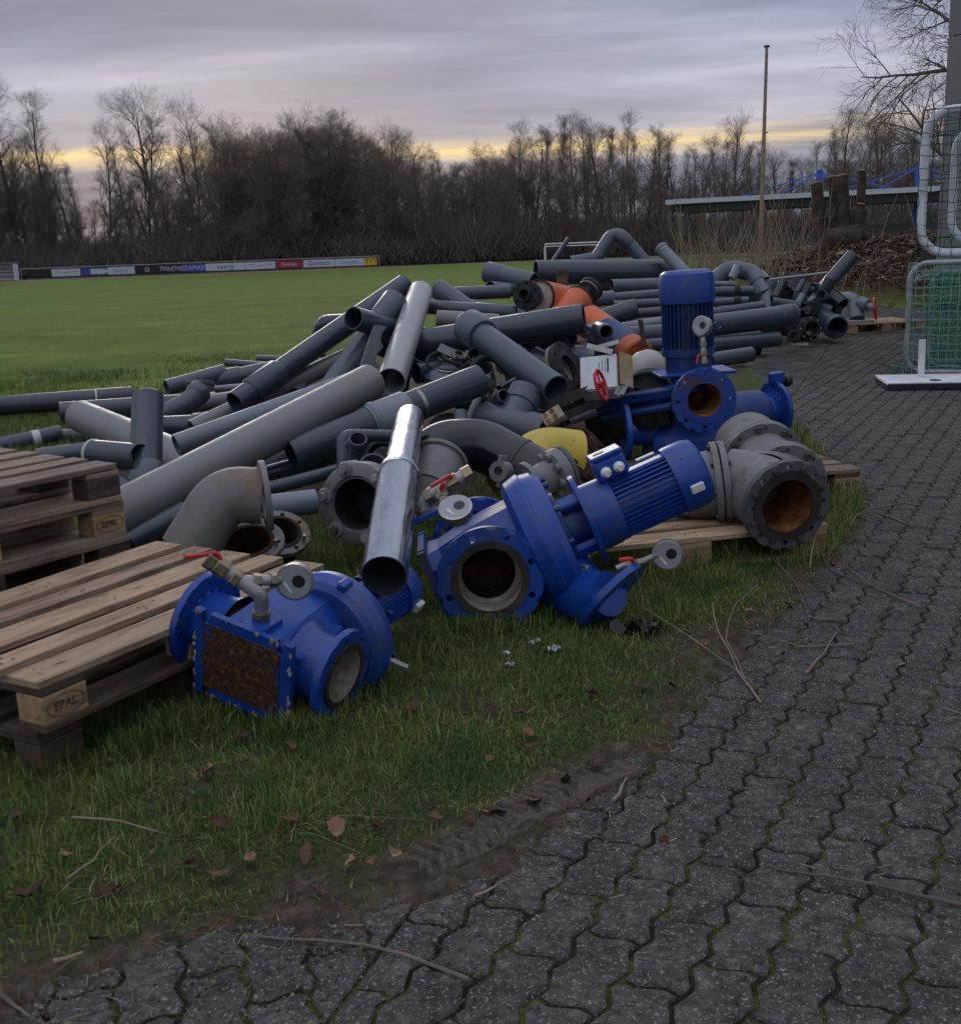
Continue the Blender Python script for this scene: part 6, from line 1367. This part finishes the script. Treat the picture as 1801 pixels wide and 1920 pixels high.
# long black trays
for i, (x0, y0, d0, x1, y1, d1_, lab) in enumerate([(1020, 768, 6.1, 1172, 706, 6.3, 'long black metal tray lying under the red handwheel'), (1040, 790, 6.2, 1180, 735, 6.4, 'second dark metal tray beneath the first')]):
    A, B = at(x0, y0, d0), at(x1, y1, d1_); L = (B - A).length; t = thing('metal_tray', lab, 'tray', frame(A, B - A, UP))
    MB().loft([[(0, -.05, 0), (.005, -.05, 0), (.005, .05, 0), (0, .05, 0)], [(0, -.05, L), (.005, -.05, L), (.005, .05, L), (0, .05, L)]]).build('tray_base', MATS['black_plastic'], t, smooth=False)
    for s_ in (-1, 1): MB().loft([[(0, s_ * .05, 0), (.05, s_ * .052, 0), (.05, s_ * .056, 0), (0, s_ * .056, 0)], [(0, s_ * .05, L), (.05, s_ * .052, L), (.05, s_ * .056, L), (0, s_ * .056, L)]]).build('tray_side', MATS['steel_dark'], t, smooth=False)
for i, (x0, y0, x1, y1, d_) in enumerate([(1163, 738, 1176, 712, 6.1), (1156, 740, 1162, 724, 6.1)]):
    A, B = at(x0, y0, d_), at(x1, y1, d_); o = MB().box(.035, .003, (B - A).length, frame(A, B - A, (1, 0, 0))).build('metal_strip', MATS['zinc'], None, smooth=False); tag(o, ['bent zinc strip at the end of the black tray', 'shorter zinc strip beside the black tray'][i], 'metal strip')
p = at(1040, 786, 5.7); t = thing('terminal_block', 'corroded pale terminal block by the mouth of the tee', 'scrap part', frame(p, (-.35, -.75, .55), (.8, -.1, .6))); MB().box(.11, .075, .05, None, .004).build('block', MATS['inner_scale'], t, smooth=False)
for k, (x, y) in enumerate(((-.03, .018), (-.03, -.018), (.01, .02), (.01, -.02))): MB().lathe([(.006, 0), (.012, 0), (.012, .008), (.006, .008)], T(x, y, .05), 10, True).build('terminal', MATS['rust_orange'], t)
# orange pumps
def orange(label, x0, y0, d0, x1, y1, d1_, r, band=None, head=True, hx=None):
    A, B = at(x0, y0, d0), at(x1, y1, d1_); L = (B - A).length; t = thing('orange_pump', label, 'pump', frame(A, B - A, UP), 'orange pump housings')
    MB().lathe([(r * .86, .012), (r * .9, 0), (r, .012), (r, L), (r * .9, L + .01), (0, L + .01)], None, 36).build('housing', MATS['orange_paint'], t); MB().lathe([(0, .02), (r * .86, .014), (r * .95, .004)], None, 36).build('end_plate', MATS['cream_enamel'], t)
    MB().lathe([(r * .97, -.006), (r * 1.03, -.004), (r * 1.03, .014), (r * 1.0, .016)], None, 36).build('seal_ring', MATS['rubber'], t)
    if head:
        MB().lathe([(r * .36, 0), (r * .30, -.05), (r * .26, -.13)], None, 20).build('neck', MATS['steel_dark'], t); MB().flange(r * .82, r * .24, .03, r * .64, r * .07, 6, T(0, 0, -.165)).build('head_flange', MATS['rubber'], t)
        MB().flange(r * .78, r * .24, .02, r * .64, r * .07, 6, T(0, 0, -.128)).build('head_flange', MATS['steel_dark'], t); MB().lathe([(r * .24, -.165), (r * .3, -.20), (r * .36, -.20), (r * .40, -.165)], None, 20, True).build('spigot', MATS['rubber'], t)
    if band: MB().lathe([(r * 1.002, L * band[0]), (r * 1.012, L * band[0]), (r * 1.012, L * band[1]), (r * 1.002, L * band[1])], None, 36).build('blue_band', MATS['blue_dull'], t)
    return t
orange('orange pump with black flange head pointing left', 1008, 558, 7.75, 1075, 572, 8.2, .125)
orange('orange pump with head pointing up right behind the dark pipe', 1087, 562, 7.9, 1010, 640, 7.6, .110)
orange('long orange pump with blue band sloping towards the cream valve', 1100, 600, 7.6, 1195, 668, 7.1, .112, (.40, .84), False)
p0, p1_ = at(1055, 548, 8.1), at(1053, 508, 8.2); o = MB().box(.085, .012, (p1_ - p0).length, frame(p0, p1_ - p0, (1, .2, 0))).build('rusty_plate', MATS['rust_dark'], None, smooth=False); tag(o, 'rusty steel plate standing between the orange pumps', 'metal plate')
p0, p1_ = at(1208, 650, 7.0), at(1200, 600, 7.1); o = MB().box(.03, .008, (p1_ - p0).length, frame(p0, p1_ - p0, (1, .2, 0))).build('rusty_strip', MATS['rust_dark'], None, smooth=False); tag(o, 'thin rusty strip standing left of the blue motor', 'metal strip')
# black drums and loops in the middle
p = at(835, 705, 6.6); t = thing('black_drum', 'dark plastic drum with round lid in the middle of the heap', 'drum', frame(p - Vector((0, 0, .12)), (.08, -.15, 1))); MB().lathe([(0, 0), (.12, 0), (.13, .02), (.13, .12), (.10, .15), (.05, .16), (.05, .175), (0, .175)], None, 32).build('drum_body', MATS['pvc_dark'], t); MB().lathe([(.06, .15), (.065, .165), (.06, .17)], None, 20).build('lid', MATS['zinc'], t)
for i, (x, y, d_, r, nv, lab) in enumerate([(860, 668, 6.9, .10, (.2, -.4, .85), 'loop of black hose behind the drum'), (918, 712, 6.4, .13, (.5, -.75, .3), 'large dark hoop behind the open-ended pipe'), (840, 676, 6.8, .13, (.0, -.4, .9), 'second loop of black hose above the drum')]):
    M = frame(at(x, y, d_), nv); o = MB().sweep([(r * math.cos(k * .2094), r * math.sin(k * .2094), .004 * math.sin(k)) for k in range(31)], .012 if i != 1 else .02, 8).build('hose_loop', MATS['rubber'], None); o.matrix_world = M; tag(o, lab, 'hose')
t = thing('brass_fittings', 'cluster of tarnished brass fittings below the big socket', 'fitting', frame(at(868, 672, 6.55), UP))
q = random.Random(2)
for k in range(6): MB().lathe([(0, 0), (.014, 0), (.018, .01), (.018, .03), (.012, .035), (.012, .05), (0, .05)], T(q.uniform(-.05, .05), q.uniform(-.03, .03), q.uniform(-.02, .02)) @ Matrix.Rotation(q.uniform(-1, 1), 4, 'X') @ Matrix.Rotation(q.uniform(-1, 1), 4, 'Y'), 10).build('fitting', MATS['brass'], t)
for i, (x0, y0, x1, y1, d_, wdt) in enumerate([(823, 650, 852, 664, 6.7, .05), (1100, 648, 1148, 660, 6.2, .03), (1118, 652, 1160, 640, 6.2, .025)]):
    A, B = at(x0, y0, d_), at(x1, y1, d_ - .05); o = MB().box(wdt, .006, (B - A).length, frame(A, B - A, (0, .5, 1))).build('bracket', MATS['zinc' if i else 'pvc_light'], None, smooth=False); tag(o, ['pale plastic strip left of the big socket', 'zinc bracket above the white carton', 'thin zinc angle above the white carton'][i], 'bracket')
# broken shell
p = at(712, 655, 6.7); M = frame(p, (.25, .3, .95), (-.8, -.5, .2)); sh = MB(); sec = []
for j in range(7):
    z = -.13 + .26 * j / 6; a0_, a1_ = -1.1 + .15 * math.sin(j * 1.7), 1.1 + .2 * math.cos(j * 2.1); rr_ = .10 - .03 * (j / 6)
    sec.append([(rr_ * math.cos(a0_ + (a1_ - a0_) * k / 10), rr_ * math.sin(a0_ + (a1_ - a0_) * k / 10), z) for k in range(11)] + [((rr_ - .008) * math.cos(a1_ - (a1_ - a0_) * k / 10), (rr_ - .008) * math.sin(a1_ - (a1_ - a0_) * k / 10), z) for k in range(11)])
o = sh.loft(sec).build('broken_shell', MATS['pvc_dark'], None, 50); o.matrix_world = M; tag(o, 'broken piece of dark pipe shell left of the silver pipe', 'broken pipe')
# far right valves
p = at(1515, 616, 13.85); t = thing('butterfly_valve', 'black lever valve with round opening lying at the path edge', 'valve', frame(p, (.18, -.95, .1), UP)); MB().lathe([(.085, -.06), (.145, -.06), (.15, -.03), (.15, .03), (.145, .05), (.11, .06), (.105, .10), (.085, .10)], None, 32, True).build('valve_body', MATS['rubber'], t)
bolt_parts(t, .13, 8, .013, .02, T(0, 0, .05), mat='steel'); MB().box(.05, .05, .10, T(.18, 0, -.02) @ Matrix.Rotation(R(90), 4, 'Y')).build('neck', MATS['steel_dark'], t, smooth=False); MB().box(.03, .26, .02, T(.24, .10, 0)).build('lever', MATS['steel_dark'], t, smooth=False)
p = at(1488, 630, 13.45); t = thing('ball_valve', 'small black ball valve left of the lever valve', 'valve', frame(p, (-.2, -.95, .2), UP)); MB().lathe([(.04, -.06), (.07, -.06), (.08, 0), (.07, .06), (.04, .06)], None, 24, True).build('valve_body', MATS['rubber'], t); MB().box(.03, .2, .02, T(-.10, -.06, 0)).build('lever', MATS['zinc'], t, smooth=False)
P = [at(1556, 606, 15.9), at(1570, 562, 15.9), at(1602, 560, 15.8), at(1606, 598, 15.7)]; o_ = Vector((P[3].x, P[3].y, .146)); t = at_thing('grey_bend', 'light grey cast bend with red handwheel on the far pallet', 'elbow', o_)
MB().sweep(fillet([p - o_ for p in P], .17, 7), .105, 28).build('bend_body', MATS['pvc_light'], t); q_ = P[3] - o_; MB().lathe([(0, 0), (.27, 0), (.27, .02), (.10, .03), (0, .03)], T(q_.x - .05, q_.y, .0), 32).build('base_flange', MATS['grey_rust'], t)
v0, v1 = at(1612, 568, 15.7) - o_, at(1640, 578, 15.5) - o_; MB().sweep([v0, v0.lerp(v1, .5), v0.lerp(v1, .51), v1], [.10, .085, .05, .05], 20).build('valve_bonnet', MATS['pvc_light'], t); handwheel(t, frame(v1, (.92, -.38, .12)), .145)
# pile filler: loose small debris under the pipes
# ------------------------------------------------------------------ litter on lawn and paving
a = NT('dead_leaf', .8, 0, .25); oi = a.rnd(); v = a.coord('Object', rnd=True); c = a.ramp(oi, [(0, (.055, .028, .018)), (.45, (.115, .062, .040)), (.8, (.20, .105, .055)), (1, (.26, .17, .115))]); a.color(a.mix(1.0, c, a.ramp(a.noise(v, 40, 5, .6), [(.3, (.6, .6, .6)), (.7, (1.3, 1.25, 1.2))]), 'MULTIPLY'))
LEAF = []
q = random.Random(12)
for k in range(5):
    m = MB(); n = 9; sec = []; lw = [.0, .55, .85, 1.0, .95, .8, .55, .25, .0]; curl = q.uniform(-14, 14); cr = q.uniform(6, 22)
    for i in range(n):
        x_ = (i / (n - 1) - .5) * .066; w_ = lw[i] * .019 * q.uniform(.85, 1.1) + .0005
        sec.append([(x_, y_, curl * x_ * x_ + cr * y_ * y_ + q.gauss(0, .0015)) for y_ in (-w_, -w_ * .5, 0, w_ * .5, w_)])
    vs = [p for s_ in sec for p in s_]; fs = [(i * 5 + j, i * 5 + j + 1, (i + 1) * 5 + j + 1, (i + 1) * 5 + j) for i in range(n - 1) for j in range(4)]
    m.add(vs, fs); m.sweep([(-.033, 0, curl * .033 ** 2), (-.05, .003, .004)], .0009, 4)
    o = m.build('fallen_leaf', MATS['dead_leaf'], None, 60); LEAF.append(o.data); bpy.data.objects.remove(o)
spots = [(415, 1572, 1.2), (632, 1578, 1.1), (706, 1575, .9), (365, 1640, 1.1), (660, 1642, 1.1), (575, 1632, 1.0), (210, 1695, 1.4), (60, 1705, 1.4), (125, 1628, 1.0), (395, 1472, 1.1), (545, 1560, 1.0), (360, 1645, 1.0), (410, 1668, 1.0), (470, 1638, .9), (740, 1630, 1.0), (430, 1745, .8), (545, 1425, .9), (990, 1425, 1.0), (992, 1398, .8), (922, 1450, 1.0), (975, 1360, .8), (920, 1355, .8), (1030, 1332, .9), (1205, 1310, 1.0), (1260, 1310, .8),
         (1120, 1335, .9), (1245, 1578, .7), (1110, 1320, .8), (775, 1350, 1.1), (455, 1410, .9), (30, 1425, 1.0), (290, 1445, .7), (545, 1380, .8), (845, 1385, .6), (1000, 1520, .9), (1120, 1450, .9), (930, 1540, .9), (700, 1640, .8), (180, 1790, .9), (35, 1560, 1.0), (240, 1480, .7), (880, 1560, .8), (1060, 1480, .8), (820, 1560, .7), (600, 1700, .8), (1320, 1230, .9), (1480, 1140, .9), (1560, 1060, .9), (1400, 1160, .8), (1580, 985, 1.0), (1620, 950, 1.0)]
for i, (x, y, s_) in enumerate(spots):
    p = onz(x, y, .0); d = float(pdist(np.array([p.x]), np.array([p.y]))[0]); z_ = float(gz(np.array([p.x]), np.array([p.y]))[0]); z_ = .004 if d > .03 else max(z_, 0) + .022
    o = bpy.data.objects.new('fallen_leaf', LEAF[i % 5]); C.objects.link(o); o.location = (p.x, p.y, z_); o.rotation_euler = (q.gauss(0, .25), q.gauss(0, .25), q.uniform(0, 6.28)); s_ *= q.uniform(.55, .95); o.scale = (s_, s_ * q.uniform(.8, 1.4), s_ * q.uniform(.8, 2.4))
    tag(o, 'brown dead leaf lying on the lawn or path edge', 'leaf', 'fallen leaves in the foreground')
def twig(label, pts, r, mat='stem_tan', lift=.006):
    P = [onz(*p) for p in pts]; dd = pdist(np.array([p.x for p in P]), np.array([p.y for p in P])); zz_ = gz(np.array([p.x for p in P]), np.array([p.y for p in P]))
    P = [Vector((p.x, p.y, (lift if d > .02 else max(float(z), 0) + .03) + q.uniform(0, .004))) for p, d, z in zip(P, dd, zz_)]
    out = []
    for a_, b_ in zip(P, P[1:]): out += [a_, a_.lerp(b_, .5) + Vector((q.gauss(0, .004), q.gauss(0, .004), 0))]
    out.append(P[-1]); l = out[0].copy(); o = MB().sweep([p for p in out], [r * (1 - .6 * i / len(out)) for i in range(len(out))], 6).build('twig', MATS[mat], None, loc=l); return tag(o, label, 'twig', 'twigs on the ground')
twig('long thin twig lying across the paving at lower left', [(878, 1845), (760, 1798), (600, 1770), (480, 1762)], .0042, 'twig_warm')
twig('dark stick crossing the paving at the right edge', [(1801, 1702), (1640, 1665), (1450, 1635)], .0045, 'twig_dark')
twig('forked twig at the edge of the lawn by the black scrap', [(1425, 1322), (1385, 1268), (1345, 1210), (1335, 1150)], .004)
twig('straw stalk running from the black scrap to the paving', [(1205, 1165), (1290, 1220), (1410, 1285)], .0025)
twig('long stick lying level beside the lawn edge', [(1600, 1213), (1500, 1217), (1395, 1200)], .004, 'twig_warm')
twig('short dark stick on the paving below the level stick', [(1510, 1268), (1545, 1228), (1567, 1190)], .0055, 'twig_warm')
twig('curved twig on the paving near the casting', [(1640, 1105), (1560, 1075), (1500, 1005)], .004, 'twig_dark')
twig('twig pointing at the right edge beside the lawn tufts', [(1725, 1142), (1640, 1105), (1580, 1060)], .004, 'twig_warm')
twig('twig under the pallet corner', [(1700, 985), (1640, 962), (1590, 985)], .0045, 'twig_warm')
twig('twig lying on the paving right of the EJ block', [(1640, 955), (1690, 945), (1760, 955)], .004, 'twig_warm')
twig('pale stalk on the lawn at lower left', [(130, 1680), (180, 1640), (218, 1605)], .0028)
twig('pale stalk in the middle of the lawn', [(140, 1568), (230, 1578), (300, 1592)], .0030)
twig('broken pale stalk at the tyre track', [(1148, 1508), (1165, 1480), (1176, 1462)], .005)
twig('short straw at the lower left paving edge', [(105, 1830), (160, 1822)], .005)
twig('twig at the bottom left corner', [(0, 1880), (30, 1895), (55, 1915)], .005, 'twig_warm')
twig('straw by the pale leaf on the path edge', [(890, 1685), (925, 1670), (955, 1655)], .003)
twig('thin twig among leaves near the pallet corner', [(1440, 1060), (1490, 1110), (1520, 1180)], .003, 'twig_dark')
twig('thin curved stalk on the mud by the twigs', [(1400, 1290), (1360, 1225), (1380, 1150), (1420, 1120)], .003, 'twig_warm')
# crumbs of soil, grit and straw spilt on the paving
gr = MB(); qg = random.Random(31)
for i in range(2600):
    k_ = qg.randrange(2, 17); a_, b_ = EDGE[k_], EDGE[k_ + 1]; t_ = qg.random(); off = abs(qg.gauss(0, .22)) if qg.random() < .75 else qg.uniform(0, 1.3)
    dx, dy = b_[0] - a_[0], b_[1] - a_[1]; l_ = math.hypot(dx, dy); x_, y_ = a_[0] + dx * t_ + dy / l_ * off, a_[1] + dy * t_ - dx / l_ * off; s_ = qg.uniform(.0012, .0042); M = T(x_, y_, .0012) @ RZ(qg.uniform(0, 6.28))
    if qg.random() < .3: gr.add([(-s_ * 5, -s_ * .35, 0), (s_ * 5, -s_ * .3, .001), (s_ * 5, s_ * .3, .002), (-s_ * 5, s_ * .35, .001)], [(0, 1, 2, 3)], M)
    else: gr.add([(-s_, -s_ * .8, -.001), (s_, -s_, -.001), (s_ * .9, s_, -.001), (-s_, s_ * .8, -.001), (0, 0, s_ * 1.1)], [(0, 1, 4), (1, 2, 4), (2, 3, 4), (3, 0, 4)], M)
a = NT('grit', .9, 0, .2); a.color(a.ramp(a.island(), [(0, (.035, .027, .020)), (.5, (.10, .080, .060)), (.8, (.20, .165, .11)), (1, (.34, .30, .22))]))
tag(gr.build('soil_crumbs', MATS['grit'], None, smooth=False), 'soil crumbs and straw bits spilt along the paving edge', 'soil crumbs', kind='stuff')
# scraps
def scrap(label, name, cat, x, y, s_, mat, seed, flat=.25):
    p = onz(x, y, .02); q_ = random.Random(seed); n = 7; vs = []
    for i in range(n):
        for j in range(n): vs.append(((i / (n - 1) - .5) * s_[0] + q_.gauss(0, s_[0] * .05), (j / (n - 1) - .5) * s_[1] + q_.gauss(0, s_[1] * .05), abs(pnoise(Vector((i * .55 + seed, j * .55, seed * 3.1)))) * flat * min(s_) * 2.2 + .012))
    fs = [(i * n + j, i * n + j + 1, (i + 1) * n + j + 1, (i + 1) * n + j) for i in range(n - 1) for j in range(n - 1)]
    o = MB().add(vs, fs, RZ(q_.uniform(0, 3))).build(name, MATS[mat], None, 25, smooth=True); o.location = (p.x, p.y, .012); return tag(o, label, cat)
scrap('crumpled black plastic scrap on the grass right of the large pump', 'plastic_scrap', 'plastic scrap', 1187, 1185, (.11, .17), 'black_film', 3, .35)
scrap('white paper scrap standing in the grass, left of a pair', 'paper_scrap', 'paper scrap', 1002, 1207, (.02, .05), 'paper', 4, .5)
scrap('white paper scrap in the grass, right of a pair', 'paper_scrap', 'paper scrap', 1037, 1222, (.045, .03), 'paper', 5, .5)
scrap('torn paper scrap below left of the pair', 'paper_scrap', 'paper scrap', 950, 1228, (.025, .02), 'paper', 6, .4)
scrap('small torn paper scrap nearest the camera in the grass', 'paper_scrap', 'paper scrap', 955, 1248, (.03, .015), 'paper', 7, .4)
A = at(1190, 1060, 3.86); B = onz(1205, 1165, .03); l = A.copy(); o = MB().sweep([A, A.lerp(B, .5) + Vector((.01, 0, 0)), B], .0018, 5).build('wire', MATS['stem_tan'], None, loc=l); tag(o, 'thin pale string hanging from the gauge valve to the grass', 'string')
# green cord at the foot of the goal
p = onz(1682, 698); o = MB().sweep([(.07 * math.cos(k * .5) * (1 - k * .01), .05 * math.sin(k * .5), .01 + .06 * abs(math.sin(k * .25))) for k in range(28)], .007, 6).build('rope_coil', MATS['net_green'], None); o.location = (p.x, p.y, 0); tag(o, 'coiled green cord at the foot of the lower goal', 'cord')
scene.cycles.max_bounces = 5; scene.cycles.diffuse_bounces = 2; scene.cycles.glossy_bounces = 3; scene.cycles.transmission_bounces = 2; scene.cycles.transparent_max_bounces = 4
for ob in list(bpy.data.objects):
    if ob.type == 'MESH' and ob.users == 0: bpy.data.objects.remove(ob)
